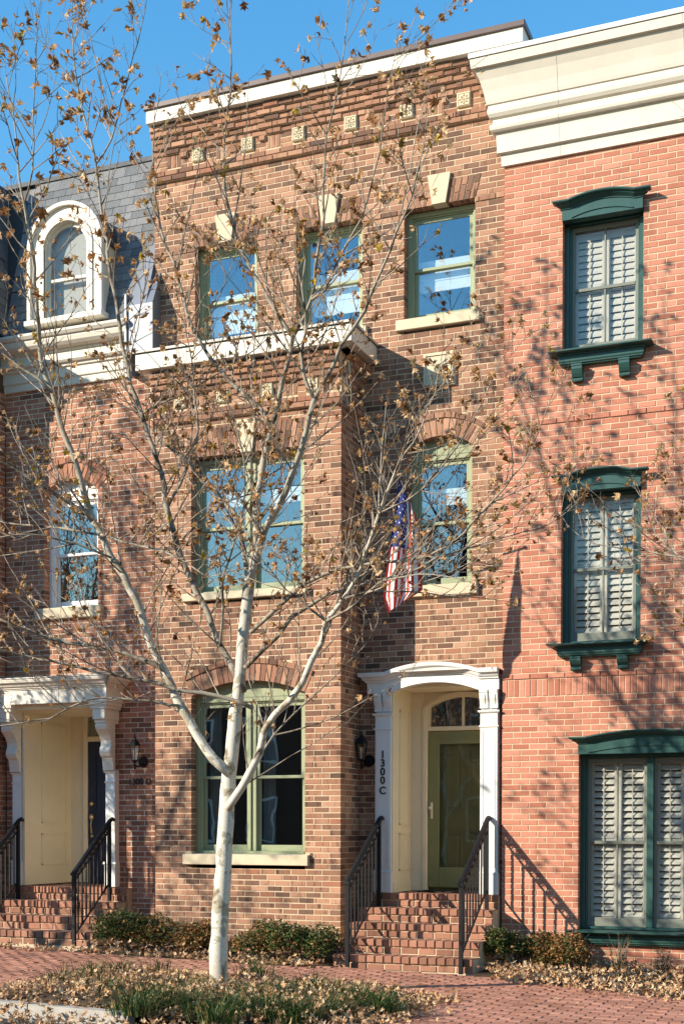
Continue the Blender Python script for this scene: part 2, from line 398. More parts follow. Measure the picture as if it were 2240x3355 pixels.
class Arch:
    """segmental arch: spring height zs between x0 and x1, rise r, ring thickness t"""
    def __init__(s,x0,x1,z0,zs,r,t=.205,lab=.068):
        s.xc=(x0+x1)/2; s.w=(x1-x0)/2; s.x0,s.x1,s.z0,s.zs,s.r,s.t,s.lab=x0,x1,z0,zs,r,t,lab
        s.R=(s.w**2+r*r)/(2*r); s.cz=zs+r-s.R; s.th=math.asin(min(1,s.w/s.R))
    def void(s,z):
        if s.z0<=z<=s.zs: return (s.x0,s.x1)
        if s.zs<z<s.zs+s.r:
            h=math.sqrt(max(0,s.R**2-(z-s.cz)**2)); return (s.xc-h,s.xc+h)
    def ring(s,z):
        Ro=s.R+s.t+s.lab; dz=z-s.cz
        if dz<=0 or dz>=Ro or z<s.cz+s.R*math.cos(s.th)-.01: return None
        h=min(math.sqrt(Ro*Ro-dz*dz),dz*math.tan(s.th)); return (s.xc-h,s.xc+h)
    def arc(s,rad,n,e=0.0):
        return [(s.xc+rad*math.sin(-s.th-e+2*(s.th+e)*i/n), s.cz+rad*math.cos(-s.th-e+2*(s.th+e)*i/n)) for i in range(n+1)]
    def build(s,parent,y,key):
        nv=max(7,int(2*s.th*(s.R+s.t*.4)/.0700)); back=MB()
        back.strip(s.arc(s.R+.004,24),s.arc(s.R+s.t+s.lab-.004,24),y+.002,y+.137); bk=back.build('arch_mortar',MAT['mortar'],parent)
        for i in range(nv):
            a0=-s.th+2*s.th*i/nv+.0062/s.R; a1=-s.th+2*s.th*(i+1)/nv-.0062/s.R; y0=y-.006+R.uniform(-.002,.002)
            p=lambda a,rr,yy:(s.xc+rr*math.sin(a),yy,s.cz+rr*math.cos(a)); ro=s.R+s.t-.005
            V=[p(a0,s.R,y0),p(a1,s.R,y0),p(a1,s.R,y+.14),p(a0,s.R,y+.14),p(a0,ro,y0),p(a1,ro,y0),p(a1,ro,y+.14),p(a0,ro,y+.14)]
            MB().hexa(V,0).build('arch_brick',MAT[key+'1'],bk)
        nl=max(5,int(2*s.th*(s.R+s.t+.03)/.118))
        for i in range(nl):
            a0=-s.th+2*s.th*i/nl+.005/s.R; a1=-s.th+2*s.th*(i+1)/nl-.005/s.R; y0=y-.022+R.uniform(-.002,.002)
            r0=s.R+s.t+.004; r1=s.R+s.t+s.lab
            V=[p(a0,r0,y0),p(a1,r0,y0),p(a1,r0,y+.09),p(a0,r0,y+.09),p(a0,r1,y0),p(a1,r1,y0),p(a1,r1,y+.09),p(a0,r1,y+.09)]
            MB().hexa(V,0).build('arch_brick',MAT[key+'1'],bk)
class Jack:
    """flat arch with a keystone"""
    def __init__(s,x0,x1,zb,h,sp=.075,kw=(.165,.285),kz=.07): s.x0,s.x1,s.zb,s.h,s.sp,s.kw,s.kz=x0,x1,zb,h,sp,kw,kz; s.xc=(x0+x1)/2
    def ring(s,z):
        if s.zb<=z<=s.zb+s.h:
            e=s.sp*(z-s.zb)/s.h; return (s.x0-e,s.x1+e)
        if s.zb+s.h<z<s.zb+s.h+s.kz: return (s.xc-s.kw[1]/2,s.xc+s.kw[1]/2)
    def build(s,parent,y,key):
        zb,zt=s.zb+.004,s.zb+s.h
        bk=MB().prism([(s.x0+.004,zb),(s.x1-.004,zb),(s.x1+s.sp-.004,zt-.002),(s.x0-s.sp+.004,zt-.002)],y+.002,y+.137).build('arch_mortar',MAT['mortar'],parent)
        for sg in (-1,1):
            b0,b1=s.kw[0]/2,(s.x1-s.x0)/2; t0=s.kw[1]/2*(s.h/(s.h+s.kz))+s.kw[0]/2*(s.kz/(s.h+s.kz)); t1=b1+s.sp; n=max(4,round((b1-b0)/.0677))
            for i in range(n):
                for seg in ((0,.36),(.36,1)) if i%2 else ((0,.64),(.64,1)):
                    q=[]
                    for yy in (y-.006,y+.1):
                        pass
                    def pt(k,f,yy):
                        xb=b0+(b1-b0)*k/n; xt=t0+(t1-t0)*k/n; zz=s.zb+s.h*f
                        return (s.xc+sg*(xb+(xt-xb)*f),yy,zz)
                    g=.0062/((b1-b0)/n); f0,f1=seg; f0+=.014 if f0>0 else 0; f1-=.014 if f1<1 else 0
                    y0=y-.006+R.uniform(-.002,.002)
                    V=[pt(i+g,f0,y0),pt(i+1-g,f0,y0),pt(i+1-g,f0,y+.14),pt(i+g,f0,y+.14),pt(i+g,f1,y0),pt(i+1-g,f1,y0),pt(i+1-g,f1,y+.14),pt(i+g,f1,y+.14)]
                    MB().hexa(V,0).build('arch_brick',MAT[key+'1'],bk)
        a,b=s.kw[0]/2,s.kw[1]/2
        MB().prism([(s.xc-a,s.zb-.004),(s.xc+a,s.zb-.004),(s.xc+b,zt+s.kz),(s.xc-b,zt+s.kz)],y-.035,y+.1).build('keystone',MAT['lime'],parent)

# ------------------------------------------------------------------ windows
def window(parent, x0,x1,z0,z1, yw, units=1, arch=None, mat='sage', glass='glass', fw=.055, dep=.118, inner=None, mul=.105, head=0.0, label=None, split=.5):
    """double-hung window; z1 is the top of the straight part (the spring of an arch)"""
    yf=yw+dep; M=MAT[mat]; zt=z1-head
    f=MB()
    f.bbox(x0,x0+fw,yf,yf+.11,z0,zt); f.bbox(x1-fw,x1,yf,yf+.11,z0,zt); f.bbox(x0+fw,x1-fw,yf+.002,yf+.11,zt-fw,zt)
    f.bbox(x0+fw,x1-fw,yf-.012,yf+.12,z0,z0+.035)
    # stepped inner moulding
    f.bbox(x0+fw,x0+fw+.018,yf+.022,yf+.11,z0+.035,zt-fw); f.bbox(x1-fw-.018,x1-fw,yf+.022,yf+.11,z0+.035,zt-fw); f.bbox(x0+fw+.018,x1-fw-.018,yf+.024,yf+.11,zt-fw-.018,zt-fw)
    ui=(x1-x0-2*fw-.036-mul*(units-1))/units
    for u in range(units-1):
        xm=x0+fw+.018+(u+1)*ui+u*mul; f.bbox(xm,xm+mul*.42,yf+.01,yf+.11,z0+.035,zt-fw-.018); f.bbox(xm+mul*.42,xm+mul,yf+.03,yf+.11,z0+.035,zt-fw-.018)
    win=f.build('window',M,parent,label=label)
    if arch:
        n=20; top=[p for p in arch.arc(arch.R,n)]
        MB().prism([(p[0],p[1]) for p in top]+[(x1,zt+.001),(x0,zt+.001)],yf+.006,yf+.11).build('head_panel',M,win)
        a=MB(); inn=[(p[0]*1.0,p[1]-.0) for p in top]; a.strip([(arch.xc+(p[0]-arch.xc)*.97,p[1]-.028) for p in top],top,yf-.006,yf+.02); a.build('arch_moulding',M,win)
        MB().bbox(x0+.01,x1-.01,yf-.004,yf+.02,zt-.004,zt+.03).build('transom_moulding',M,win)
    elif head>0: MB().bbox(x0,x1,yf-.002,yf+.11,zt+.001,z1).build('head_panel',M,win)
    for u in range(units):
        a=x0+fw+.018+u*(ui+mul); b=a+ui; za=z0+.035; zb=zt-fw-.018; zm=za+(zb-za)*split
        for (s0,s1,yy,br,tr,nm) in ((zm-.018,zb,yf+.045,.036,.045,'upper_sash'),(za,zm+.018,yf+.078,.075,.036,'lower_sash')):
            s=MB(); s.bbox(a,a+.042,yy,yy+.03,s0,s1,.003); s.bbox(b-.042,b,yy,yy+.03,s0,s1,.003)
            s.bbox(a+.042,b-.042,yy,yy+.03,s0,s0+br,.003); s.bbox(a+.042,b-.042,yy,yy+.03,s1-tr,s1,.003)
            so_=s.build(nm,M,win)
            MB().box(a+.04,b-.04,yy+.012,yy+.016,s0+br-.002,s1-tr+.002).build('pane',MAT[glass],win)
        if inner: inner(win,a+.01,b-.01,za,zb,yf+.16)
    return win
def sill(parent, x0,x1,z0,z1,yw,pr,mat='lime'):
    mb=MB(); b=.006
    mb.add([(x0+b,yw-pr,z0+b),(x1-b,yw-pr,z0+b),(x1-b,yw-pr,z1-.012),(x0+b,yw-pr,z1-.012),(x0,yw-pr+b,z0),(x1,yw-pr+b,z0),(x1,yw-pr+b,z1-.008),(x0,yw-pr+b,z1-.008),
            (x0,yw+.14,z0),(x1,yw+.14,z0),(x1,yw+.14,z1+.004),(x0,yw+.14,z1+.004)],
           [(0,1,2,3),(0,4,5,1),(1,5,6,2),(2,6,7,3),(3,7,4,0),(4,8,9,5),(5,9,10,6),(6,10,11,7),(7,11,8,4),(8,11,10,9)])
    return mb.build('window_sill',MAT[mat],parent)
def reflection_bands(f0,f1=1.0):  # white bands behind the glass stand in for pale reflections
    def go(win,a,b,za,zb,y):
        mb=MB(); bot=za+(zb-za)*f0; zb=za+(zb-za)*f1; n=3
        for i in range(n):
            z0=bot+(zb-bot)*i/n; z1=bot+(zb-bot)*(i+1)/n
            mb.prism_x([(y,z0),(y-.006,z0+.004),(y-.003,z1-.002),(y+.003,z1-.002)],a,b)
        mb.build('shade_or_reflection',MAT['blind'],win)
    return go
def curtains(win,a,b,za,zb,y):
    for (p,q) in ((a,a+(b-a)*.28),):
        n=22; inn=[]; mb=MB()
        pts=[(p+(q-p)*i/n, y+.06+.022*math.sin(i*1.9)) for i in range(n+1)]
        V=[(x,yy,z) for z in (za,zb) for x,yy in pts]
        mb.add(V,[(i,i+1,n+2+i,n+1+i) for i in range(n)]); mb.build('curtain',MAT['curtain'],win,smooth=True)
def plantation(tilt=.55, pitch=.072, cols=2, mid=.5):
    """white louvred shutters; every slat a piece of its own"""
    def go(win,a,b,za,zb,y):
        w=(b-a)/cols; fr=.045
        for c in range(cols):
            p=a+c*w+.004; q=a+(c+1)*w-.004
            s=MB(); s.bbox(p,p+fr,y,y+.028,za,zb,.003); s.bbox(q-fr,q,y,y+.028,za,zb,.003)
            zs=[za,za+.085]; s.bbox(p+fr,q-fr,y,y+.028,za,za+.085,.003); s.bbox(p+fr,q-fr,y,y+.028,zb-.07,zb,.003)
            zmid=za+(zb-za)*mid; s.bbox(p+fr,q-fr,y,y+.028,zmid-.035,zmid+.035,.003)
            s.box(.5*(p+q)-.006,.5*(p+q)+.006,y-.018,y-.010,za+.12,zb-.1)
            s.build('shutter_frame',MAT['shutter'],win)
            me=None
            for lo,hi in ((za+.085,zmid-.035),(zmid+.035,zb-.07)):
                n=max(1,int((hi-lo)/pitch)); st=(hi-lo)/n
                for i in range(n):
                    if me is None:
                        m=MB(); wd=.039; t=.006; L=(q-p)/2-fr-.002
                        m.prism_x([(-wd,0),(-wd*.4,t),(wd*.4,t),(wd,0),(wd*.4,-t),(-wd*.4,-t)],-L,L); me=m.mesh('slat',MAT['shutter'])
                    o=bpy.data.objects.new('slat',me); COL.objects.link(o); o.parent=win
                    off=Vector((0,0,0)); pp=win
                    while pp is not None: off+=Vector(pp.location); pp=pp.parent
                    o.location=Vector(((p+q)/2,y+.014,lo+st*(i+.5)))-off; o.rotation_euler=(tilt+R.uniform(-.04,.04),0,0)
    return go
def text_mesh(body, size, mat, depth=.004):
    c=bpy.data.curves.new('lettering','FONT'); c.body=body; c.size=size; c.extrude=depth; c.align_x='CENTER'; c.align_y='CENTER'; c.offset=.0022
    t=bpy.data.objects.new('lettering',c); COL.objects.link(t); bpy.context.view_layer.update()
    dg=bpy.context.evaluated_depsgraph_get(); me=bpy.data.meshes.new_from_object(t.evaluated_get(dg)); me.name='lettering'
    bpy.data.objects.remove(t); me.materials.clear(); me.materials.append(mat); return me
def put_text(body,size,loc,parent,name='house_number',label=None):
    o=bpy.data.objects.new(name,text_mesh(body,size,MAT['black'])); COL.objects.link(o); attach(o,parent)
    o.location=Vector(o.location)+Vector(loc); o.rotation_euler=(math.pi/2,0,0); tag(o,label=label); return o
# ------------------------------------------------------------------ ground, street
def sheet(name, poly, dz, mat, kind='structure'):
    mb=MB(); mb.add([(x,y,gz(x)+dz) for x,y in poly],[tuple(range(len(poly)))]); return mb.build(name,MAT[mat],kind=kind)
sheet('ground',[(-500,-700),(500,-700),(500,500),(-500,500)],-.20,'soil')
KY=-5.62                                                    # front of the planting strip
sheet('road',[(-300,-13.4),(300,-13.4),(300,KY-.02),(-300,KY-.02)],-.11,'asphalt')
sheet('far_pavement',[(-300,-18.5),(300,-18.5),(300,-13.4),(-300,-13.4)],-.03,'curb')
# pavement bed under the pavers
PAVE_Y1=-1.42
sheet('pavement',[(-12,KY+.02),(9,KY+.02),(9,-1.25),(-12,-1.25)],-.046,'sand')
def in_bed(x,y):
    return -3.35<x<.22+.10*math.sin(y*3) and y<-3.28+.08*math.sin(x*2.3)
pav=bpy.data.objects['pavement']
def paver_mesh(L,W):
    mb=MB(); b=.004; x,y=L/2,W/2
    mb.add([(-x+b,-y+b,0),(x-b,-y+b,0),(x-b,y-b,0),(-x+b,y-b,0),(-x,-y,-b),(x,-y,-b),(x,y,-b),(-x,y,-b),(-x,-y,-.045),(x,-y,-.045),(x,y,-.045),(-x,y,-.045)],
           [(0,1,2,3),(0,4,5,1),(1,5,6,2),(2,6,7,3),(3,7,4,0),(4,8,9,5),(5,9,10,6),(6,10,11,7),(7,11,8,4)])
    return mb
PU=[]
for i in range(4): PU.append(paver_mesh(.2005,.0995).mesh('paver_unit',MAT['P1']))
pl=[]
nrow=int((PAVE_Y1-KY-.05)/.1032)
for j in range(nrow):
    y=PAVE_Y1-.05-j*.1032
    for k in range(-40,24):
        x=k*.2065+(j%2)*.103+R.uniform(-.0045,.0045)
        if x<-8.2 or x>4.6 or in_bed(x,y): continue
        if x>.35 and y>-1.55-.33*(x-.3): continue            # leaf bed in front of the right-hand house
        if -5.0<x<-1.75 and y>-1.62: continue
        p=Vector((x,y,gz(x)+R.uniform(-.003,.003))); u,v,z=proj(p)
        pl.append((z if (30<u<2210 and v<3345) else 99,p))
pl.sort(key=lambda t:t[0]); mb=MB(); um=paver_mesh(.2005,.0995)
for i,(z,p) in enumerate(pl):
    ax,ay=R.uniform(-.012,.012),R.uniform(-.010,.010)
    if i<300:
        o=bpy.data.objects.new('paver',R.choice(PU)); COL.objects.link(o); o.parent=pav; o.location=p; o.rotation_euler=(ax,ay,R.uniform(-.01,.01))
    else:
        q=R.uniform(-.008,.008)
        mb.add([(p.x+vx+q*vy*-1,p.y+vy+q*vx,p.z+vz-ay*vx+ax*vy) for vx,vy,vz in um.v],um.f,R.random())
mb.build('pavers',MAT['Pn'],pav,kind='stuff')
# kerb stones at the street edge
kp=[(-9.0,-5.62),(-7.2,-5.62),(-5.4,-5.61),(-3.9,-5.60),(-2.62,-5.61),(-1.60,-5.66),(.1,-5.70),(1.9,-5.70),(3.7,-5.70),(6.0,-5.70)]
for i in range(2,5):
    (xa,ya),(xb,yb)=kp[i],kp[i+1]; g=.006; t=.135; zt=.03 if i<5 else -.09
    za,zb=gz(xa)+zt,gz(xb)+zt; c=.02
    V=[(xa+g,ya-t,za-.32),(xb-g,yb-t,zb-.32),(xb-g,yb,zb-.32),(xa+g,ya,za-.32),(xa+g,ya-t+c,za),(xb-g,yb-t+c,zb),(xb-g,yb,zb),(xa+g,ya,za)]
    o=MB().hexa(V).build('kerb_stone',MAT['curb']); 
    lab=['left end kerb stone outside the picture','kerb stone outside the picture at far left','kerb stone just outside the picture on the left','pale concrete kerb stone cut by the left edge of the picture','pale concrete kerb stone beside the fallen leaves, right of the joint']+['sunken kerb stone buried under leaves before the planting bed']*5
    tag(o,lab[i],'kerb','kerb stones along the street')
# soil of the planting strip, slightly mounded
def bedz(x,y):
    ex=min(1,max(0,(x+3.45)/.5))*min(1,max(0,(.38-x)/.45)); ey=min(1,max(0,(-3.2-y)/.4))*min(1,max(0,(y+5.75)/.35)); return .10*ex*ey
mb=MB(); nx,ny=36,26
for j in range(ny+1):
    for i in range(nx+1):
        x=-3.5+3.95*i/nx; y=-5.6+2.45*j/ny; mb.v.append((x,y,gz(x)-.03+bedz(x,y)+(R.uniform(-.012,.012) if 0<i<nx and 0<j<ny else -.04)))
for j in range(ny):
    for i in range(nx): a=j*(nx+1)+i; mb.f.append((a,a+1,a+nx+2,a+nx+1)); mb.r.append(0); mb.m.append(0)
mb.build('planting_bed_soil',MAT['soil'],kind='structure',smooth=True)
def soil_strip(name,x0,x1,y0,y1,h,n=24):
    mb=MB(); m=8
    for j in range(m+1):
        for i in range(n+1):
            x=x0+(x1-x0)*i/n; y=y0+(y1-y0)*j/m
            mb.v.append((x,y,gz(x)-.03+h*(j/m)+R.uniform(-.01,.01)-(.04 if j==0 else 0)))
    for j in range(m):
        for i in range(n): a=j*(n+1)+i; mb.f.append((a,a+1,a+n+2,a+n+1)); mb.r.append(0); mb.m.append(0)
    return mb.build(name,MAT['soil'],kind='structure',smooth=True)
soil_strip('shrub_bed_soil',-4.98,-1.66,-1.66,-.55,.05)
soil_strip('leaf_bed_soil',.02,6.0,-2.55,.05,.06)

# ------------------------------------------------------------------ middle house (1300 C)
YB=-0.633; XB=-1.786; XL=-4.283
HC=empty('row_house',(-2.3,0,0),'middle brown brick row house with sage green windows, stone keystones and projecting bay','house')
w3x=[(-4.055,-3.177),(-2.646,-1.768),(-1.232,-.352)]
W3Z=(7.68,8.985)
J3=[Jack(a,b,8.99,.275) for a,b in w3x]
A2=Arch(-1.175,-.380,4.49,6.115,.140)
meds=[-4.002,-3.309,-2.611,-1.919,-1.200,-.493]; MZ=10.153
sold=[m+.347 for m in meds]+[-4.36]
def soldier(x,zc,n=3,h=.2): return lambda z: (x-n*CO/2,x+n*CO/2) if abs(z-zc)<h/2 else None
def medhole(x,zc,s=.088): return lambda z: (x-s,x+s) if abs(z-zc)<s+.012 else None
BT=10.573
def corbel(top,blocks,zbelt,strings=()):
    base=[.128,.100,.072,.046,.020]
    def f(b):
        zm=(b[2]+b[3])/2; k=int((top-zm)/CO); xm=(b[0]+b[1])/2
        inb=any(abs(xm-s)<.15 for s in blocks)
        if 0<=k<5: return base[k]+(.014 if inb else 0)
        if k in (5,6) and inb: return .034-.012*(k-5)
        if zbelt<zm<zbelt+2*CO: return .045
        for z,p in strings:
            if abs(zm-z)<CO*.55: return p
        return 0.0
    return f
Z0=-.2-.0035
rowz=lambda z: Z0+round((z-Z0)/CO)*CO
voids=[rect(a,b,W3Z[0]-.13,W3Z[1]) for a,b in w3x]+[A2.void, rect(-1.46,-.13,-1,3.33), rect(-9,XB-.06,-1,7.05)]
rings=[j.ring for j in J3]+[A2.ring]+[medhole(m,MZ) for m in meds]+[soldier(s,MZ) for s in sold if s<-.1]+[rect(-.99,-.575,6.825,7.24),rect(-1.26,-.295,4.35,4.49)]
wallC=brick_wall(HC,'front_wall',front_T(0),-4.646,0.0,Z0,BT,voids,rings,'C',0,corbel(BT,sold,9.915,[(8.962,.012)]))
for j in J3: j.build(HC,0,'C')
A2.build(HC,0,'C')
for s in sold:
    if s>-.1 or s<-4.6: continue
    for i in range(3):
        MB().bbox(s-1.5*CO+i*CO+.005,s-1.5*CO+(i+1)*CO-.005,-.002,.09,MZ-.097,MZ+.097).build('soldier_brick',MAT['C1'],wallC)
def medallion(x,zc,y,s=.083):
    mb=MB(); mb.bbox(x-s,x+s,y-.028,y+.06,zc-s,zc+s,.006)
    for q in range(8):
        a=q*math.pi/4; mb.ball((x+.045*math.cos(a),y-.028,zc+.045*math.sin(a)),.014,6)
    mb.tube([(x+.026*math.cos(t*math.pi/6),y-.030,zc+.026*math.sin(t*math.pi/6)) for t in range(13)],.006,5); mb.ball((x,y-.029,zc),.012,6)
    b=.012; mb.strip([(x-s+b,zc-s+b),(x+s-b,zc-s+b),(x+s-b,zc+s-b),(x-s+b,zc+s-b),(x-s+b,zc-s+b)],[(x-s+b+.008,zc-s+b+.008),(x+s-b-.008,zc-s+b+.008),(x+s-b-.008,zc+s-b-.008),(x-s+b+.008,zc+s-b-.008),(x-s+b+.008,zc-s+b+.008)],y-.034,y-.02)
    return mb.build('medallion',MAT['lime'],HC)
for m in meds: medallion(m,MZ,0)
# large carved panel above the door window
mb=MB(); mb.bbox(-.981,-.585,-.035,.08,6.834,7.232,.008); x,zc=-.783,7.033
mb.strip([(-.962,6.853),(-.604,6.853),(-.604,7.213),(-.962,7.213),(-.962,6.853)],[(-.945,6.87),(-.621,6.87),(-.621,7.196),(-.945,7.196),(-.945,6.87)],-.048,-.03)
mb.tube([(x+.06*math.cos(t*math.pi/10),-.04,zc+.06*math.sin(t*math.pi/10)) for t in range(21)],.014,6); mb.ball((x,-.036,zc),.03,8)
for q in range(4):
    a=q*math.pi/2+math.pi/4; dx,dz=math.cos(a),math.sin(a)
    mb.tube([(x+dx*.075,-.036,zc+dz*.075),(x+dx*.115-dz*.02,-.042,zc+dz*.115+dx*.02),(x+dx*.15,-.036,zc+dz*.15)],[.016,.012,.004],6)
    mb.tube([(x+dx*.075,-.036,zc+dz*.075),(x+dx*.115+dz*.025,-.042,zc+dz*.115-dx*.025),(x+dx*.125+dz*.05,-.036,zc+dz*.125-dx*.05)],[.014,.010,.004],6)
mb.build('carved_panel',MAT['lime'],HC,smooth=False)
for i,(a,b) in enumerate(w3x):
    window(HC,a,b,W3Z[0],W3Z[1],0,1,mat='sage',inner=reflection_bands((.18,.22,.30)[i],(.60,.66,.62)[i]))
    sill(HC,a-.09,b+.067,W3Z[0]-.135,W3Z[0],0,.055)
window(HC,A2.x0,A2.x1,4.49,A2.zs,0,1,arch=A2,mat='sage',head=.06,inner=reflection_bands(.66,.80))
sill(HC,-1.25,-.303,4.352,4.49,0,.055)
# bay
WB1=Arch(-3.772,-2.248,1.262,3.200,.168); WB2=(-3.772,-2.262,4.46,6.112); JB=Jack(WB2[0],WB2[1],6.125,.335,.07,(.165,.255),.055)
bmeds=[-3.918,-3.330,-2.742,-2.152]; bz=6.835; bs=[-4.205,-3.624,-3.036,-2.447,-1.90]; BTB=7.205
vb=[WB1.void,rect(*WB2)]; vb.append(rect(-3.772,-2.248,1.126,1.27)); vb.append(rect(-3.772,-2.262,4.365,4.47))
rb=[WB1.ring,JB.ring,rect(-3.866,-2.184,1.126,1.262),rect(-3.885,-2.203,4.362,4.46)]+[medhole(m,bz) for m in bmeds]+[soldier(s,bz,3) for s in bs]
bayw=brick_wall(HC,'bay_front_wall',front_T(YB),XL,XB,Z0,BTB,vb,rb,'C',300,corbel(BTB,bs,6.535))
WB1.build(HC,YB,'C'); JB.build(HC,YB,'C')
for s in bs:
    for i in range(3):
        MB().bbox(s-1.5*CO+i*CO+.005,min(XB-.002,s-1.5*CO+(i+1)*CO-.005),YB-.002,YB+.09,bz-.097,bz+.097).build('soldier_brick',MAT['C1'],bayw)
for m in bmeds: medallion(m,bz,YB)
brick_wall(HC,'bay_side_wall',side_T(XB),YB+.1435,-.002,Z0,BTB,[],[],'C',0,corbel(BTB,[],6.535),phase=.03)
brick_wall(HC,'bay_far_side_wall',lambda a,z,d:(XL+d,-a,z),.002,-YB-.1435,Z0,BTB,[],[],'C',0,corbel(BTB,[],6.535),phase=.03)
brick_wall(HC,'upper_side_wall',lambda a,z,d:(-4.646+d,-a,z),-6.0,-.1435,6.9,BT,[],[],'C',0,None)
brick_wall(HC,'upper_right_side_wall',side_T(0.0),.1435,6.0,9.6,BT,[],[],'C',0,None)
window(HC,WB1.x0,WB1.x1,1.262,WB1.zs,YB,2,arch=WB1,mat='sage',glass='glass0',head=.02,inner=curtains)
sill(HC,-3.866,-2.184,1.128,1.262,YB,.06)
window(HC,WB2[0],WB2[1],WB2[2],WB2[3],YB,2,mat='sage',inner=reflection_bands(.68,.80))
sill(HC,-3.885,-2.203,4.362,4.46,YB,.06)
# parapets
mb=MB(); mb.bbox(-4.655,.262,-.2,.25,BT,10.737,.004); mb.box(.10,.262,.25,6,BT,10.737); mb.box(-4.655,-4.5,.25,6,BT,10.737); mb.build('parapet_fascia',MAT['cream'],HC)
mb=MB(); mb.bbox(-4.682,.285,-.228,.3,10.738,10.805,.006); mb.box(.08,.285,.3,6,10.738,10.805); mb.box(-4.682,-4.48,.3,6,10.738,10.805); mb.build('parapet_cap',MAT['brown'],HC)
MB().box(-4.64,.1,.26,6.0,10.3,10.45).build('roof',MAT['dkmetal'],HC)
fas=MB(); fas.bbox(-4.432,-1.577,-.85,-.70,BTB,7.405,.004); fas.box(-1.70,-1.577,-.70,-.004,BTB,7.405); fas.box(-4.432,-4.30,-.70,-.004,BTB,7.405); fas.build('bay_fascia',MAT['cream'],HC)
cap=MB(); cap.box(-4.455,-1.555,-.875,-.004,7.412,7.440); cap.build('bay_roof',MAT['corn'],HC)
MB().box(-4.445,-1.565,-.862,-.004,7.4055,7.4115).build('bay_drip_edge',MAT['dkmetal'],HC)
# rooms
def rooms(H,x0,x1,floors,y1,wall='plaster',y0=.15):
    mb=MB()
    if y1>1: mb.add([(x0,y1,floors[0]),(x1,y1,floors[0]),(x1,y1,floors[-1]),(x0,y1,floors[-1])],[(0,1,2,3)])
    for x in (x0,x1): mb.add([(x,y0,floors[0]),(x,y1,floors[0]),(x,y1,floors[-1]),(x,y0,floors[-1])],[(0,1,2,3)])
    for i,z in enumerate(floors): mb.box(x0,x1,y0,y1,z-.12,z,m=1 if i==0 else 0)
    return mb.build('interior',[MAT[wall],MAT['floorb']],H)
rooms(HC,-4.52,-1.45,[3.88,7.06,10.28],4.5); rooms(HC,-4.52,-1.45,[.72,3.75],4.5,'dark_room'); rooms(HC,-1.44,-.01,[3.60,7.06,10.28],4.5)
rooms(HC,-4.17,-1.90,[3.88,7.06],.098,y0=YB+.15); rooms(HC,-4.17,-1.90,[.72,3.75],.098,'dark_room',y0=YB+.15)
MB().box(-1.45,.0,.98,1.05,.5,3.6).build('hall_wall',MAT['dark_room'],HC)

# door surround, one group of mouldings
FY=-.12
pro=[(0,0),(.004,0),(.022,.006),(.022,.022),(.040,.030),(.055,.052),(.055,.062),(.085,.070),(.092,.100),(.092,.112),(0,.112)]
def arc_pts(xa,xb,z,rise,n=22):
    xc=(xa+xb)/2; w=(xb-xa)/2; Rr=(w*w+rise*rise)/(2*rise); cz=z+rise-Rr; th=math.asin(w/Rr)
    return [(xc+Rr*math.sin(-th+2*th*i/n),cz+Rr*math.cos(-th+2*th*i/n)) for i in range(n+1)]
DA=arc_pts(-1.405,-.255,3.330,.105)
path=[(-1.650,3.330)]+DA+[(-.012,3.330)]
sur=MB().sweep(path,pro,FY,True,False).build('door_surround',MAT['white'],HC)
fr_top=[(-1.650,3.331)]+DA+[(-.012,3.331)]
ia=arc_pts(-1.377,-.250,3.200,.116)
fr_bot=[(-1.650,3.205)]+[(-1.377,3.205)]+ia[1:-1]+[(-.250,3.205)]+[(-.012,3.205)]
fr_top2=[(-1.650,3.331)]+[(DA[i]) for i in range(len(DA))]+[(-.012,3.331)]
MB().strip(fr_bot,fr_top2,FY,FY+.14).build('frieze',MAT['white'],sur)
MB().box(-1.650,-.012,FY+.14,.0,3.335,3.345).box(-1.74,-.012,FY-.09,.004,3.4435,3.450).build('surround_top',MAT['white'],sur)
for (a,b) in ((-1.547,-1.343),(-.234,-.024)):
    p=MB(); p.bbox(a,b,FY,.02,1.06,2.95,.004); p.bbox(a-.012,b+.012,FY-.015,.02,.80,1.055,.006); p.sweep([(a,1.04),(b,1.04)],[(0,0),(.018,0),(.018,.012),(.004,.03),(0,.03)],FY)
    p.sweep([(a,2.93),(b,2.93)],[(0,0),(.01,0),(.024,.015),(.024,.03),(0,.03)],FY); p.sweep([(a,2.765),(b,2.765)],[(0,0),(.010,0),(.014,.010),(.010,.02),(0,.02)],FY)
    i=.026; fr=[(a+i,1.12),(b-i,1.12),(b-i,2.73),(a+i,2.73),(a+i,1.12)]; j=.036; p.strip(fr,[(a+j,1.13),(b-j,1.13),(b-j,2.72),(a+j,2.72),(a+j,1.13)],FY-.005,FY+.01)
    p.bbox(a+.008,b-.008,FY+.012,.02,2.955,3.203); p.build('pilaster',MAT['white'],sur)
    m=(a+b)/2
    for (c,d) in ((a-.004,m-.012),(m+.012,b+.004)):
        k=MB(); k.prism_x([(FY+.012,2.985),(FY-.012,2.985),(FY-.012,3.005),(FY-.004,3.012),(FY-.012,3.05),(FY-.032,3.10),(FY-.040,3.14),(FY-.040,3.165),(FY-.050,3.17),(FY-.050,3.203),(FY+.012,3.203)],c,d)
        k.prism_x([(FY-.006,3.02),(FY-.020,3.055),(FY-.040,3.10),(FY-.048,3.15),(FY-.020,3.15),(FY,3.02)],c+.03,d-.03); k.build('bracket',MAT['white'],sur)
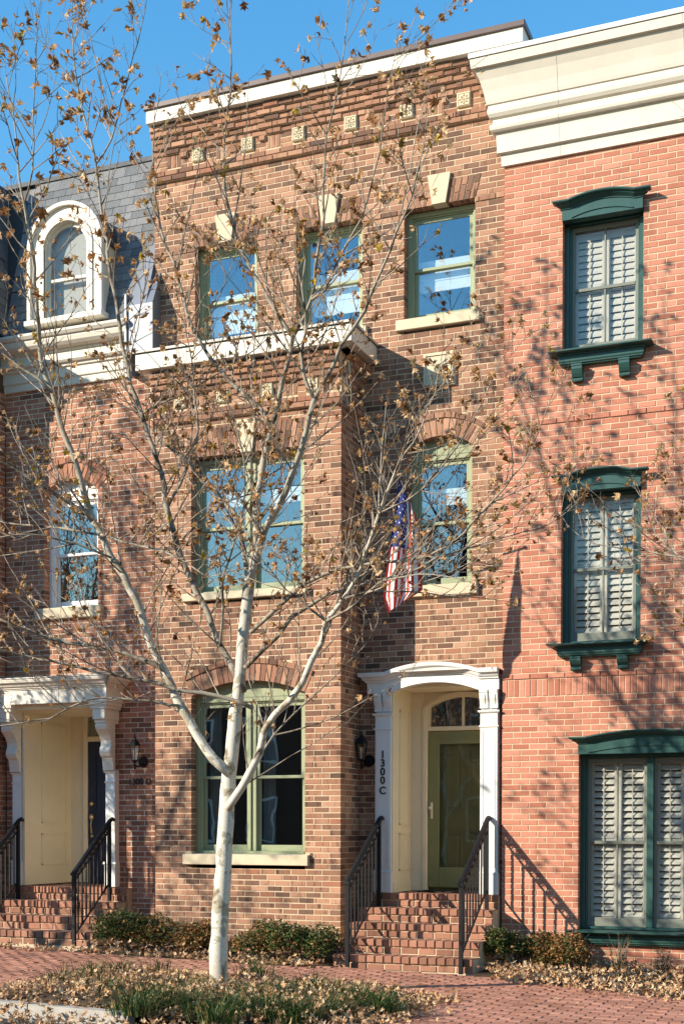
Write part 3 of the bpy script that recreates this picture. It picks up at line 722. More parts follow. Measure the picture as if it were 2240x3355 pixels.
# porch recess: side panels, ceiling, back wall, casing
JX=-1.329; JY=.58
rec=MB(); rec.box(JX-.06,JX,FY+.03,JY,.80,3.27); rec.box(-.02,.0,.1,JY,.80,3.27); rec.box(JX-.06,0,FY+.145,JY+.06,3.271,3.325); rec.box(JX-.06,-1.164,JY,JY+.06,.80,3.27); rec.box(-.15,0,JY,JY+.06,.80,3.27)
rec=rec.build('porch_lining',MAT['tan'],HC)
pm=MB()
for (za,zb) in ((1.06,1.52),(1.62,3.02)):
    ya,yb=.14,.50; e=.012
    for (y0,y1,z0,z1) in ((ya,yb,za,za+.018),(ya,yb,zb-.018,zb),(ya,ya+.018,za,zb),(yb-.018,yb,za,zb)): pm.box(JX,JX+e,y0,y1,z0,z1)
pm.box(JX,JX+.012,FY+.05,JY,.80,.92)
pm.build('side_panel_moulding',MAT['tan'],rec)
DX0,DX1=-1.112,-.202; DT=2.786
AD=Arch(DX0+.04,DX1-.04,2.86,3.10,.125)
cs=MB(); cs.bbox(-1.164,DX0,JY-.03,JY+.07,.80,3.08); cs.bbox(DX1,-.15,JY-.03,JY+.07,.80,3.08); cs.bbox(DX0,DX1,JY-.012,JY+.07,DT+.004,DT+.055)
o1=arc_pts(-1.164,-.150,3.08,.185); i1=arc_pts(DX0,DX1,3.08,.150); cs.strip(i1,o1,JY-.03,JY+.07); i2=arc_pts(DX0+.035,DX1-.035,3.08,.120); cs.strip(i2,i1,JY-.005,JY+.07)
cs.box(DX0,DX0+.035,JY-.005,JY+.07,DT+.055,3.08); cs.box(DX1-.035,DX1,JY-.005,JY+.07,DT+.055,3.08); cs.bbox(-.672,-.642,JY+.01,JY+.06,DT+.055,3.215)
cs=cs.build('door_casing',MAT['tan'],HC)
MB().prism([(DX0+.03,DT+.05),(DX1-.03,DT+.05)]+list(reversed(arc_pts(DX0+.03,DX1-.03,3.08,.122))),JY+.035,JY+.039).build('transom_pane',MAT['glass0'],cs)
top_fill=list(reversed(arc_pts(-1.164,-.150,3.08,.18))); MB().prism([(-1.164,3.2705),(-.15,3.2705)][::1]+[] + top_fill,JY+.012,JY+.05).build('casing_spandrel',MAT['tan'],cs)
ds=MB(); ya=JY+.02; ds.bbox(DX0+.004,DX0+.145,ya,ya+.035,.845,DT); ds.bbox(DX1-.145,DX1-.004,ya,ya+.035,.845,DT); ds.bbox(DX0+.145,DX1-.145,ya,ya+.035,DT-.16,DT); ds.bbox(DX0+.145,DX1-.145,ya,ya+.035,.845,1.093)
ds.box(DX0+.03,DX1-.03,ya-.006,ya,DT-.10,DT-.085)
storm=ds.build('storm_door',MAT['olive'],HC)
MB().box(DX0+.14,DX1-.14,ya+.015,ya+.019,1.088,DT-.155).build('pane',MAT['door_glass'],storm)
h=MB(); h.bbox(DX0+.035,DX0+.065,ya-.012,ya,1.70,1.90,.004); h.tube([(DX0+.05,ya-.01,1.83),(DX0+.05,ya-.05,1.83)],.008,8); h.ball((DX0+.05,ya-.055,1.83),.026,10); h.build('handle',MAT['nickel'],storm)
yi=JY+.11; dd=MB(); dd.box(DX0,DX1,yi,yi+.04,.80,DT)
for (xa,xb) in ((DX0+.17,-.69),(-.625,DX1-.17)):
    for (za,zb) in ((1.0,1.55),(1.78,2.60)):
        fr=[(xa,za),(xb,za),(xb,zb),(xa,zb),(xa,za)]; g=.02; dd.strip(fr,[(xa+g,za+g),(xb-g,za+g),(xb-g,zb-g),(xa+g,zb-g),(xa+g,za+g)],yi-.014,yi); dd.bbox(xa+.05,xb-.05,yi-.012,yi,za+.05,zb-.05,.012)
dd.build('inner_door',MAT['olive'],HC)
for i,ch in enumerate('1300C'): put_text(ch,.125,(-1.446,FY-.006,2.465-i*.104-(.02 if i==4 else 0)),HC)
hl=MB(); hl.ball((-.55,.84,3.08),.05,10); hl.tube([(-.55,.84,3.1),(-.55,.84,3.55)],.006,6); hl.lathe((-.55,.84,2.98),[(.012,0),(.04,.03),(.055,.1),(.02,.15)],10)
tag(hl.build('hall_pendant',MAT['brass']),'small brass pendant lamp hanging inside behind the arched transom','lamp')

# ------------------------------------------------------------------ brick steps
_step={}
def steps(name,X0,X1,YF,zp,n,tread,zg,yback,loc,label):
    th=empty(name,loc,label,'steps','brick entrance steps')
    rise=(zp-zg)/n; core=MB(); hc=(rise-.012)/2
    for i in range(n):
        zt=zp-i*rise; yf=YF-i*tread
        core.box(X0+.006,X1-.006,yf+.014,yf+tread+.03 if i else yback,zg-.15,zt-.008)
    core.build('mortar_core',MAT['mortar'],th)
    def unit(w,d,h):
        k=(round(w,3),round(d,3),round(h,3))
        if k not in _step:
            mb=MB(); b=.006
            mb.add([(-w/2+b,0,-h/2+b),(w/2-b,0,-h/2+b),(w/2-b,0,h/2-b),(-w/2+b,0,h/2-b),(-w/2,b,-h/2),(w/2,b,-h/2),(w/2,b,h/2-b),(-w/2,b,h/2-b),(-w/2,d,-h/2),(w/2,d,-h/2),(w/2,d,h/2),(-w/2,d,h/2),(-w/2+b,b,h/2),(w/2-b,b,h/2)],
                   [(0,1,2,3),(0,4,5,1),(1,5,6,2),(3,7,4,0),(4,8,9,5),(5,9,10,6),(7,11,8,4),(8,11,10,9),(3,2,13,12),(2,6,13),(3,12,7),(12,13,10,11),(6,10,13),(7,12,11)])
            _step[k]=mb.mesh('step_brick',MAT['S1'])
        return _step[k]
    def put(x,y,z,w,d,h):
        o=bpy.data.objects.new('brick',unit(w,d,h)); COL.objects.link(o); o.parent=th
        o.location=Vector((x,y+R.uniform(-.004,.004),z+R.uniform(-.002,.002)))-Vector(loc); o.rotation_euler=(R.uniform(-.008,.008),R.uniform(-.01,.01),R.uniform(-.012,.012))
    for i in range(n):
        zt=zp-i*rise; yf=YF-i*tread; W=X1-X0; nh=round(W/.107); wh=W/nh
        for k in range(nh): put(X0+wh*(k+.5),yf-.012,zt-hc/2,wh-.014,(tread+.02) if i else .26,hc)
        ns=round(W/.2032); ws=W/ns; off=ws/2 if i%2 else 0
        ed=[X0]+[X0+off+ws*k for k in range(0 if off else 1,ns)]+[X1]
        for k in range(len(ed)-1): put((ed[k]+ed[k+1])/2,yf+.006,zt-hc-.011-hc/2,ed[k+1]-ed[k]-.014,.1,hc-.010)
    # porch floor behind the first row
    y=YF+.262
    while y<yback-.06:
        k=0; x=X0+(.1 if int((y-YF)*10)%2 else 0)
        while x<X1-.05:
            w=min(.2,X1-x); put(x+w/2,y,zp-.03-.004,w-.008,.1,.055); x+=.2032
        y+=.107
    return th
steps('brick_steps',-1.66,.004,-.135,.80,5,.265,gz(-.8)-.03,JY+.05,(-.8,-.7,gz(-.8)),'red brick steps rising to the olive green door of the middle house')
tag(MB().bbox(-1.10,-.22,.16,.52,.802,.815,.004).build('doormat',MAT['mat_black']),'black rubber doormat before the olive green door','doormat')

# ------------------------------------------------------------------ railings
def railing(x,y0,y1,zg,ztop0,ztop1,zu,label,yend,wall=None):
    th=empty('stair_railing',(x,y0,zg),label,'railing','iron stair railings')
    I=MAT['iron']; sl_=(ztop1-ztop0)/(y1-y0)
    p=MB(); p.box(x-.021,x+.021,y0-.021,y0+.021,zg,ztop0-.01); p.build('post',I,th)
    p=MB(); p.box(x-.02,x+.02,y1-.02,y1+.02,zu,ztop1-.01); p.build('post',I,th)
    L=lambda y: ztop0+sl_*(y-y0)
    prof=[(-.028,-.012),(.028,-.012),(.032,.004),(.026,.020),(.012,.028),(-.012,.028),(-.026,.020),(-.032,.004)]
    ys=[y0-.035,y0+.02,(y0+y1)/2,y1+.02]; pts=[(y,L(y)) for y in ys]+[(y1+.07,L(y1)+.035),(yend,L(y1)+.02)]
    V=[(x+a,y,z+b) for y,z in pts for a,b in prof]; F=[tuple(range(7,-1,-1)),tuple((len(pts)-1)*8+j for j in range(8))]
    for i in range(len(pts)-1):
        for j in range(8): F.append((i*8+j,i*8+(j+1)%8,(i+1)*8+(j+1)%8,(i+1)*8+j))
    h=MB(); h.add(V,F); h.build('handrail',I,th)
    def sloped(dz,t,nm,ya,yb):
        q=MB(); V=[]
        for y in (ya,yb):
            for a,b in ((-.011,-t),(.011,-t),(.011,t),(-.011,t)): V.append((x+a,y,L(y)+dz+b))
        q.add(V,[(0,3,2,1),(4,5,6,7),(0,1,5,4),(1,2,6,5),(2,3,7,6),(3,0,4,7)]); q.build(nm,I,th)
    sloped(-.115,.007,'upper_rail',y0+.02,y1-.02); sloped(-.80,.008,'lower_rail',y0+.02,y1-.02)
    n=8
    for i in range(n):
        y=y0+(y1-y0)*(i+1)/(n+1); MB().box(x-.0085,x+.0085,y-.0085,y+.0085,L(y)-.80,L(y)-.115).build('baluster',I,th)
    m=9; me=None
    for i in range(m):
        y=y0+.03+(y1-y0-.06)*(i+.5)/m; b=MB().ball((x,y,L(y)-.062),.026,10,sz=1.35); b.build('ball',MAT['ironball'],th,smooth=True)
        t=MB(); q=.052
        t.tube([(x,y+.040*math.cos(k*math.pi/5),L(y)-.062+q*math.sin(k*math.pi/5)) for k in range(11)],.006,5); t.build('ring',I,th)
    return th
railing(-1.455,-1.25,-.22,gz(-1.4)-.01,.978,1.665,.63,'black iron railing on the left of the middle brick steps',-.10)
railing(-.120,-1.25,-.22,gz(0)-.01,.978,1.665,.63,'black iron railing on the right of the middle brick steps',-.10)

# ------------------------------------------------------------------ wall lanterns
def lantern(x,yw,z,label):
    th=empty('wall_lantern',(x,yw,z-.1),label,'lantern','coach lanterns on the brick walls'); I=MAT['iron']
    MB().tube([(x+.02,yw-.004,z-.02),(x+.02,yw-.028,z-.02)],[.075,.055],12).build('back_plate',I,th)
    lx,ly=x-.02,yw-.15
    MB().tube([(x+.02,yw-.02,z-.03),(x,yw-.08,z-.085),(lx,ly,z-.07),(lx,ly,z-.02)],[.014,.012,.012,.016],8).lathe((lx,ly,z-.13),[(.004,0),(.014,.02),(.008,.05)],8).build('arm',I,th)
    b=MB(); b.lathe((lx,ly,z-.03),[(.012,0),(.045,.012),(.045,.024),(.030,.03)],6); b.lathe((lx,ly,z+.185),[(.082,0),(.082,.012),(.055,.055),(.030,.075),(.026,.095),(.010,.11),(.012,.125),(.004,.165)],6)
    for k in range(6):
        a=k*math.pi/3; b.tube([(lx+.044*math.cos(a),ly+.044*math.sin(a),z-.01),(lx+.074*math.cos(a),ly+.074*math.sin(a),z+.19)],.0055,4)
    b.build('frame',I,th)
    MB().lathe((lx,ly,z),[(.042,0),(.071,.185)],6).build('glass',MAT['lampglass'],th)
    MB().tube([(lx,ly,z-.01),(lx,ly,z+.09)],.012,8).ball((lx,ly,z+.11),.024,8,sz=1.4).build('bulb',MAT['bulb'],th)
lantern(-1.690,0.0,2.42,'black coach lantern on dark brick left of the cream door surround')
lantern(-4.840,0.0,2.46,'black coach lantern above the 1300 D lettering')
# ------------------------------------------------------------------ right-hand house
YR=-.012
HR=empty('row_house',(2.2,YR,gz(2.2)),'orange-red brick row house on the right with dark green window hoods','house')
WR3=(.690,1.597,7.02,8.545); WR2=(.690,1.590,3.72,5.455); WR1=(.905,2.480,.45,2.465)
vr=[rect(*WR3),rect(*WR2),rect(*WR1)]
sb=(3.155,3.345)                                            # soldier course
def beltR(b):
    zm=(b[2]+b[3])/2
    if 6.225<zm<6.30: return .012
    if 3.35<zm<3.42: return .010
    return 0.0
wallR=brick_wall(HR,'front_wall',front_T(YR),.002,3.60,-.26,9.30,vr,[rect(-1,9,sb[0],sb[1])],'R',300,beltR,phase=.02)
for i in range(53):
    x=.002+i*CO; MB().bbox(x+.005,x+CO-.005,YR-.002+R.uniform(-.002,.002),YR+.1,3.131,3.322,.0035).build('soldier_brick',MAT['R1'],wallR)
def hood(x0,x1,zb,zt,rise,pr=.095,nm='window_hood'):
    flat=.10; h=zt-zb; y=YR-.055
    a=arc_pts(x0+flat,x1-flat,zb+h*.60,rise); path=[(x0,zb+h*.60)]+a+[(x1,zb+h*.60)]
    k=h*.40
    crown=[(0,0),(.012,0),(.012,.12*k/.12*.1),(.03,.02),(.055,k*.45),(.062,k*.62),(pr-.012,k*.66),(pr,k*.80),(pr,k),(0,k)]
    o=MB().sweep(path,crown,y).build(nm,MAT['green'],HR)
    MB().strip([(p[0],zb) for p in path],[(p[0],p[1]+.002) for p in path],y,YR+.06).build('frieze',MAT['green'],o)
    b=arc_pts(x0+flat*1.1,x1-flat*1.1,zb+.012,rise*1.0); MB().sweep(b,[(0,0),(.012,0),(.012,.016),(0,.016)],y,False,False).build('moulding',MAT['green'],o)
    return o
hood(.690,1.597,8.505,8.700,.055); hood(.690,1.590,5.430,5.612,.050); hood(.905,2.48,2.448,2.640,.070)
def green_sill(x0,x1,zt,h,pr,br,brackets=True,nm='window_sill'):
    prof=[(0,0),(.055,0),(.06,.012),(.075,.02),(.075,.030),(.085,h*.30),(.085,h*.62),(.105,h*.68),(.105,h*.76),(pr-.03,h*.80),(pr,h*.86),(pr,h*.96),(.06,h),(0,h)]
    o=MB().sweep([(x0,zt-h),(x1,zt-h)],prof,YR).build(nm,MAT['green'],HR)
    if brackets:
        for xc in (x0+.13,x1-.13):
            MB().prism_x([(YR,zt-h-br),(YR-.065,zt-h-br),(YR-.068,zt-h-br+.014),(YR-.050,zt-h-br+.018),(YR-.048,zt-h-br+.04),(YR-.062,zt-h-br+.045),(YR-.085,zt-h-br*.55),(YR-.105,zt-h-br*.30),(YR-.105,zt-h-br*.14),(YR-.112,zt-h-br*.12),(YR-.112,zt-h-.001),(YR,zt-h-.001)],xc-.06,xc+.06).build('bracket',MAT['green'],o)
    return o
green_sill(.745,1.535,7.012,.155,.185,.185); green_sill(.745,1.535,3.705,.150,.185,.150); green_sill(1.00,2.40,.450,.165,.20,0,False)
def gwin(W,units,cols,tilt,label=None):
    x0,x1,z0,z1=W; yf=YR+.098; f=MB(); t=.055; G=MAT['green']
    f.bbox(x0,x0+t,yf,yf+.16,z0,z1); f.bbox(x1-t,x1,yf,yf+.16,z0,z1); f.bbox(x0+t,x1-t,yf,yf+.16,z1-t,z1); f.bbox(x0+t,x1-t,yf-.01,yf+.16,z0,z0+.03)
    f.bbox(x0+t,x0+t+.02,yf+.02,yf+.16,z0+.03,z1-t); f.bbox(x1-t-.02,x1-t,yf+.02,yf+.16,z0+.03,z1-t)
    mul=.075; ui=(x1-x0-2*t-.04-mul*(units-1))/units
    for u in range(units-1):
        xm=x0+t+.02+(u+1)*ui+u*mul; f.bbox(xm,xm+mul,yf+.012,yf+.16,z0+.03,z1-t)
    win=f.build('window',G,HR,label=label)
    for u in range(units):
        a=x0+t+.02+u*(ui+mul); b=a+ui; za=z0+.03; zb=z1-t-.004; zm=(za+zb)/2
        s=MB(); S=MAT['sash']; y=yf+.05
        s.bbox(a,a+.035,y,y+.03,za,zb,.003); s.bbox(b-.035,b,y,y+.03,za,zb,.003); s.bbox(a+.035,b-.035,y,y+.03,za,za+.10,.003); s.bbox(a+.035,b-.035,y,y+.03,zb-.05,zb,.003); s.bbox(a+.035,b-.035,y-.004,y+.03,zm-.018,zm+.018,.003)
        xm=(a+b)/2; s.bbox(xm-.010,xm+.010,y+.004,y+.026,za+.10,zm-.018,.003); s.bbox(xm-.010,xm+.010,y+.004,y+.026,zm+.018,zb-.05,.003)
        s.build('sash',S,win)
        for (p,q) in ((za+.098,zm-.016),(zm+.016,zb-.048)): MB().box(a+.033,b-.033,y+.013,y+.017,p,q).build('pane',MAT['glassR'],win)
        plantation(tilt,.074,cols)(win,a+.01,b-.01,za+.02,zb,yf+.115)
MAT['sash']=simple('grey_green_sash',(.16,.17,.14),.5,.06,6,.4,bmp=.03)
gwin(WR3,1,2,1.3); gwin(WR2,1,2,1.12); gwin(WR1,2,2,.95)
rooms(HR,.05,3.55,[.30,3.1,6.3,9.2],4.5,'plaster',y0=.16)
# cornice
cp=[(0,0),(.034,.004),(.038,.130),(.062,.138),(.078,.142),(.084,.33),(.092,.365),(.125,.368),(.142,.385),(.150,.415),(.142,.445),(.118,.46),(.118,.51),(.146,.525),(.168,.56),(.172,.60),(.160,.64),(.160,.655),(.175,.665),(.185,.70),(.205,.80),(.240,.92),(.282,1.012),(.282,1.022),(.322,1.030),(.334,1.128),(.322,1.131),(0,1.131)]
cor=MB().sweep([(.01,9.249),(3.60,9.249)],cp,YR,True,False).build('cornice',MAT['corn'],HR)
MB().sweep([(.01,10.386),(3.60,10.386)],[(0,0),(.345,0),(.348,.006),(.348,.054),(0,.066)],YR,True,False).build('cornice_cap',MAT['white'],cor)
MB().sweep([(.01,10.3805),(3.60,10.3805)],[(0,0),(.336,0),(.336,.005),(0,.005)],YR,True,False).build('drip_edge',MAT['dkmetal'],cor)
for x in (.66,2.05,3.3): MB().sweep([(x-.0015,9.249),(x+.0015,9.249)],[(a+.003 if a>0 else a,b) for a,b in cp],YR,False,False).build('joint',MAT['corn'],cor)
MB().box(.02,3.6,YR+.02,5,10.3,10.36).build('roof',MAT['dkmetal'],HR)
MB().box(.02,3.6,YR+.02,YR+.1,9.3,10.3).build('parapet_core',MAT['corn'],HR)

HR.location=Vector(HR.location)+Vector((.020,-.080,-.022))       # the right-hand front stands a little proud of the middle one
# ------------------------------------------------------------------ left-hand house (1300 D)
HD=empty('row_house',(-6.4,0,gz(-6.4)),'left red brick row house with grey slate mansard and arched white dormer','house')
AD1=Arch(-6.343,-5.506,4.53,6.055,.185)
XE=-6.962
vd=[AD1.void,rect(-6.64,-5.26,-1,3.30)]
wallD=brick_wall(HD,'front_wall',front_T(.004),XE,-4.648,-.02,7.47,vd,[AD1.ring,rect(-6.48,-5.42,4.37,4.53)],'D',300,None,mort='mortarD',phase=.07)
AD1.build(HD,.004,'D')
window(HD,AD1.x0,AD1.x1,4.53,AD1.zs,.004,1,arch=AD1,mat='white',glass='glass',head=.03)
sill(HD,-6.47,-5.43,4.375,4.53,.004,.06)
brick_wall(HD,'bay_side_wall',side_T(XE-.002),-.633+.1435,-.0,-.02,7.47,[],[],'D',0,None,mort='mortarD')
brick_wall(HD,'bay_front_wall',front_T(-.633),-9.6,XE-.002,-.02,7.47,[],[],'D',0,None,mort='mortarD')
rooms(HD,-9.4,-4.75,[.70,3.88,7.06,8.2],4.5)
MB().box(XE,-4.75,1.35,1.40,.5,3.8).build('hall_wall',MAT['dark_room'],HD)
# cornice with dentil-like steps
dp=[(0,0),(.03,.004),(.03,.10),(.045,.105),(.05,.115),(.05,.235),(.075,.245),(.08,.275),(.11,.285),(.13,.31),(.13,.335),(.105,.345),(.105,.43),(.125,.44),(.125,.46),(.20,.475),(.235,.51),(.25,.56),(.25,.585),(.275,.59),(.30,.625),(.30,.655),(.24,.68),(.02,.76),(0,.76)]
cord=MB().sweep([(XE,7.465),(-4.93,7.465)],dp,.004,False,False).build('cornice',MAT['corn'],HD)
MB().sweep([(-9.6,7.465),(XE-.002,7.465)],dp,-.633,False,True).build('bay_cornice',MAT['corn'],cord)
V=[]
# mansard slope
MYB,MZB,MYT,MZT=-.02,8.22,.62,10.56
def msl(z): return MYB+(MYT-MYB)*(z-MZB)/(MZT-MZB)
ms=MB(); ms.prism_x([(MYB+.03,MZB),(MYT+.03,MZT),(3,MZT),(3,MZB)],XE-.6,-4.66); ms.build('mansard_core',MAT['dkmetal'],HD)
MB().prism_x([(MYT-.03,MZT-.01),(MYT-.03,MZT+.05),(MYT+.3,MZT+.06),(MYT+.3,MZT-.01)],XE-.6,-4.66).build('mansard_ridge_flashing',MAT['slate_flat'],HD)
sw,sh,th_=.205,.118,.010
ln=math.hypot(MYT-MYB,MZT-MZB); ty,tz=(MYT-MYB)/ln,(MZT-MZB)/ln; rows=int(ln/sh)
me=[]
for i in range(4):
    mb=MB(); j=lambda: R.uniform(-.003,.003); mb.hexa([(-sw/2+.003+j(),-.006-th_,j()),(sw/2-.003+j(),-.006-th_,j()),(sw/2-.003,-.006,0),(-sw/2+.003,-.006,0),(-sw/2+.003,.0-.003,sh*1.9),(sw/2-.003,-.003,sh*1.9),(sw/2-.003,.003,sh*1.9),(-sw/2+.003,.003,sh*1.9)]); me.append(mb.mesh('slate',MAT['slate1']))
ang=math.atan2(ty,tz)
def in_dormer(x,z): return -6.38<x<-5.48 and z<9.25
def put_slate(x,y,z,rz=0.0,e=0.0):
    o=bpy.data.objects.new('slate',R.choice(me)); COL.objects.link(o); o.parent=HD; o.location=Vector((x,y,z))-Vector(HD.location); o.rotation_euler=(-ang,0,rz); return o
cnt=0
for r_ in range(rows):
    z=MZB+tz*sh*r_; y=MYB+ty*sh*r_
    for k in range(0,12):
        x=XE+sw*(k+.5+(.5 if r_%2 else 0))
        if x>-4.72 or in_dormer(x,z): continue
        put_slate(x,y,z); cnt+=1
# projecting mansard of the bay, its right flank in shade
sx=MB(); sx.hexa([(-9.6,-.655,MZB),(XE+.02,-.655,MZB),(XE+.02,1.2,MZB),(-9.6,1.2,MZB),(-9.6,-.05,MZT),(XE-.40,-.05,MZT),(XE-.40,1.2,MZT),(-9.6,1.2,MZT)]); bm_=sx.build('bay_mansard',MAT['slate_flat'] if 'slate_flat' in MAT else MAT['dkmetal'],HD)
for r_ in range(rows):
    z=MZB+(MZT-MZB)*r_/rows; f=(z-MZB)/(MZT-MZB); x=XE+.02-.42*f; y0=-.655+.6*f
    y=y0+.1+(.1 if r_%2 else 0)
    while y<.2:
        o=put_slate(x+.012,y,z); o.rotation_euler=(0,-math.atan2(.42,MZT-MZB),0); o.rotation_euler=(-math.atan2(.42,MZT-MZB),0,math.pi/2); y+=sw
# sheet-metal clad end piece beside the middle house
mt=MB(); mt.box(-4.925,-4.652,-.212,.3,7.70,8.30); mt.hexa([(-4.925,-.212,8.3005),(-4.652,-.212,8.3005),(-4.652,.5,8.3005),(-4.925,.5,8.3005),(-4.70,.12,9.25),(-4.652,.12,9.25),(-4.652,.6,9.25),(-4.70,.6,9.25)])
mt.prism_x([(-.212,7.70),(-.004,7.70),(-.004,8.75),(-.212,8.30)],-4.6515,-4.555); mt.build('metal_end_cladding',MAT['steel'],HD)
MB().box(-4.955,-4.926,-.235,.1,7.45,8.45).build('downpipe',MAT['steel'],HD)
# dormer
dx0,dx1=-6.47,-5.385; DZ=8.33; DS=9.27; dc=(dx0+dx1)/2; dw=(dx1-dx0)/2; DY=-.10
def dorm_arc(r_,n=24): return [(dc-r_*math.cos(math.pi*i/n),DS+r_*math.sin(math.pi*i/n)*.98) for i in range(n+1)]
gl=.335
body=MB(); outer=[(dx0,DZ)]+[(dc-dw,DS)]+dorm_arc(dw)[1:-1]+[(dc+dw,DS)]+[(dx1,DZ)]
inner=[(dc-gl,DZ)]+[(dc-gl,DS)]+dorm_arc(gl)[1:-1]+[(dc+gl,DS)]+[(dc+gl,DZ)]
dorm=MB().strip(inner,outer,DY,DY+.12).build('dormer',MAT['cream'],HD)
for (ra,rb,pr) in ((dw-.012,dw+.035,.05),(dw-.16,dw-.13,.02),(gl,gl+.04,.022)):
    o_=[(dc-rb,DZ)]+[(dc-rb,DS)]+dorm_arc(rb)[1:-1]+[(dc+rb,DS)]+[(dc+rb,DZ)]; i_=[(dc-ra,DZ)]+[(dc-ra,DS)]+dorm_arc(ra)[1:-1]+[(dc+ra,DS)]+[(dc+ra,DZ)]
    MB().strip(i_,o_,DY-pr,DY+.02).build('moulding',MAT['cream'],dorm)
ck=MB(); ck.box(dx0+.004,dx0+.05,DY+.12,1.0,DZ,DS); ck.box(dx1-.05,dx1-.004,DY+.12,1.0,DZ,DS); ck.strip(dorm_arc(dw-.05),dorm_arc(dw-.004),DY+.12,1.2); ck.build('cheek',MAT['tan'],dorm)
MB().strip(dorm_arc(dw),dorm_arc(dw+.03),DY+.02,1.25).build('dormer_roof',MAT['dkmetal'],dorm)
MB().bbox(dx0-.06,dx1+.06,DY-.09,DY+.12,DZ-.07,DZ,.008).build('dormer_sill',MAT['cream'],dorm)
dz=MB(); yy=DY+.06; zmid=8.86
inn2=[(dc-gl+.05,DZ+.06)]+[(dc-gl+.05,DS)]+dorm_arc(gl-.05)[1:-1]+[(dc+gl-.05,DS)]+[(dc+gl-.05,DZ+.06)]
dz.strip(inn2,inner,yy,yy+.04); dz.bbox(dc-gl,dc+gl,yy,yy+.04,DZ,DZ+.07); dz.bbox(dc-gl+.04,dc+gl-.04,yy-.01,yy+.04,zmid-.02,zmid+.02); dz.build('sash',MAT['cream'],dorm)
MB().prism([(dc-gl+.03,DZ+.04),(dc+gl-.03,DZ+.04)]+list(reversed([(dc-gl+.03,DS)]+dorm_arc(gl-.03)[1:-1]+[(dc+gl-.03,DS)])),yy+.015,yy+.019).build('pane',MAT['glassR'],dorm)
MB().prism([(dc-gl,DZ)]+[(dc+gl,DZ)]+list(reversed([(dc-gl,DS)]+dorm_arc(gl)[1:-1]+[(dc+gl,DS)])),yy+.10,yy+.104).build('shade_or_reflection',MAT['blindg'],dorm)
# portico
PX0,PX1,PY=-6.80,-5.119,-.399
pd=[(0,0),(.012,0),(.012,.015),(.03,.02),(.03,.035),(.055,.045),(.075,.075),(.08,.085),(.105,.09),(.115,.12),(.115,.135),(.128,.138),(.128,.152),(0,.165)]
ent=MB(); ent.bbox(-7.0,-5.85,PY,.0,3.21,3.396,.004); ent.bbox(-5.46,PX1,PY-.02,.0,3.21,3.396,.004); ent.bbox(-5.85,-5.46,PY+.004,.0,3.21,3.396,.004)
ent.box(-7.0,-5.13,PY+.01,.0,3.397,3.54)
por=ent.build('portico',MAT['cream'],HD)
MB().sweep([(-7.0,3.396),(-5.85,3.396)],pd,PY,False,False).build('moulding',MAT['cream'],por)
q=MB(); q.sweep([(-5.46,3.396),(PX1,3.396)],pd,PY-.02,True,False); q.build('moulding',MAT['cream'],por)
q=MB(); q.sweep([(-5.85,3.396),(-5.46,3.396)],pd,PY+.004,False,False); q.build('moulding',MAT['cream'],por)
# right return of the moulding
k=len(pd); V=[(PX1+a,PY-.02-a,3.396+b) for a,b in pd]+[(PX1+a,.0,3.396+b) for a,b in pd]; q=MB(); q.add(V,[(j,k+j,k+j+1,j+1) for j in range(k-1)]); q.build('side_moulding',MAT['cream'],por)
def console(xa,xb):
    c=MB(); c.bbox(xa-.04,xb+.04,PY-.01,-.02,3.165,3.21,.003); c.bbox(xa-.025,xb+.025,PY+.006,-.02,3.12,3.165,.003); c.bbox(xa,xb,PY+.02,-.02,2.985,3.12,.004); c.bbox(xa+.01,xb-.01,PY+.05,-.02,2.94,2.985,.003)
    c.build('capital',MAT['cream'],por)
    pr_=[(-.10,2.94),(PY+.07,2.94),(PY+.06,2.90),(PY+.075,2.86),(PY+.11,2.83),(PY+.16,2.78),(PY+.195,2.72),(PY+.20,2.66),(PY+.175,2.62),(PY+.165,2.57),(PY+.185,2.52),(PY+.225,2.49),(PY+.235,2.45),(PY+.25,2.36),(PY+.255,2.33),(-.10,2.33)]
    c=MB(); c.prism_x(pr_,xa+.012,xb-.012)
    for xx in (xa+.012,xb-.012):
        for (yy_,zz,rr) in ((PY+.125,2.885,.038),(PY+.225,2.60,.03)):
            c.tube([(xx,yy_+rr*math.cos(t*math.pi/6),zz+rr*math.sin(t*math.pi/6)) for t in range(13)],.008,5); c.ball((xx,yy_,zz),.012,6)
    c.build('console_bracket',MAT['cream'],por)
    p=MB(); p.bbox(xa+.02,xb-.02,-.10,.10,1.12,2.335,.004); p.bbox(xa+.008,xb-.008,-.115,.10,.80,1.12,.004); p.sweep([(xa+.02,2.30),(xb-.02,2.30)],[(0,0),(.012,0),(.022,.02),(0,.03)],-.10); p.sweep([(xa+.02,2.17),(xb-.02,2.17)],[(0,0),(.008,0),(.012,.010),(0,.02)],-.10); p.sweep([(xa+.008,1.10),(xb-.008,1.10)],[(0,0),(.014,0),(.008,.03),(0,.03)],-.115)
    p.build('pilaster',MAT['white'],por)
console(-5.352,-5.169); console(-6.815,-6.632)
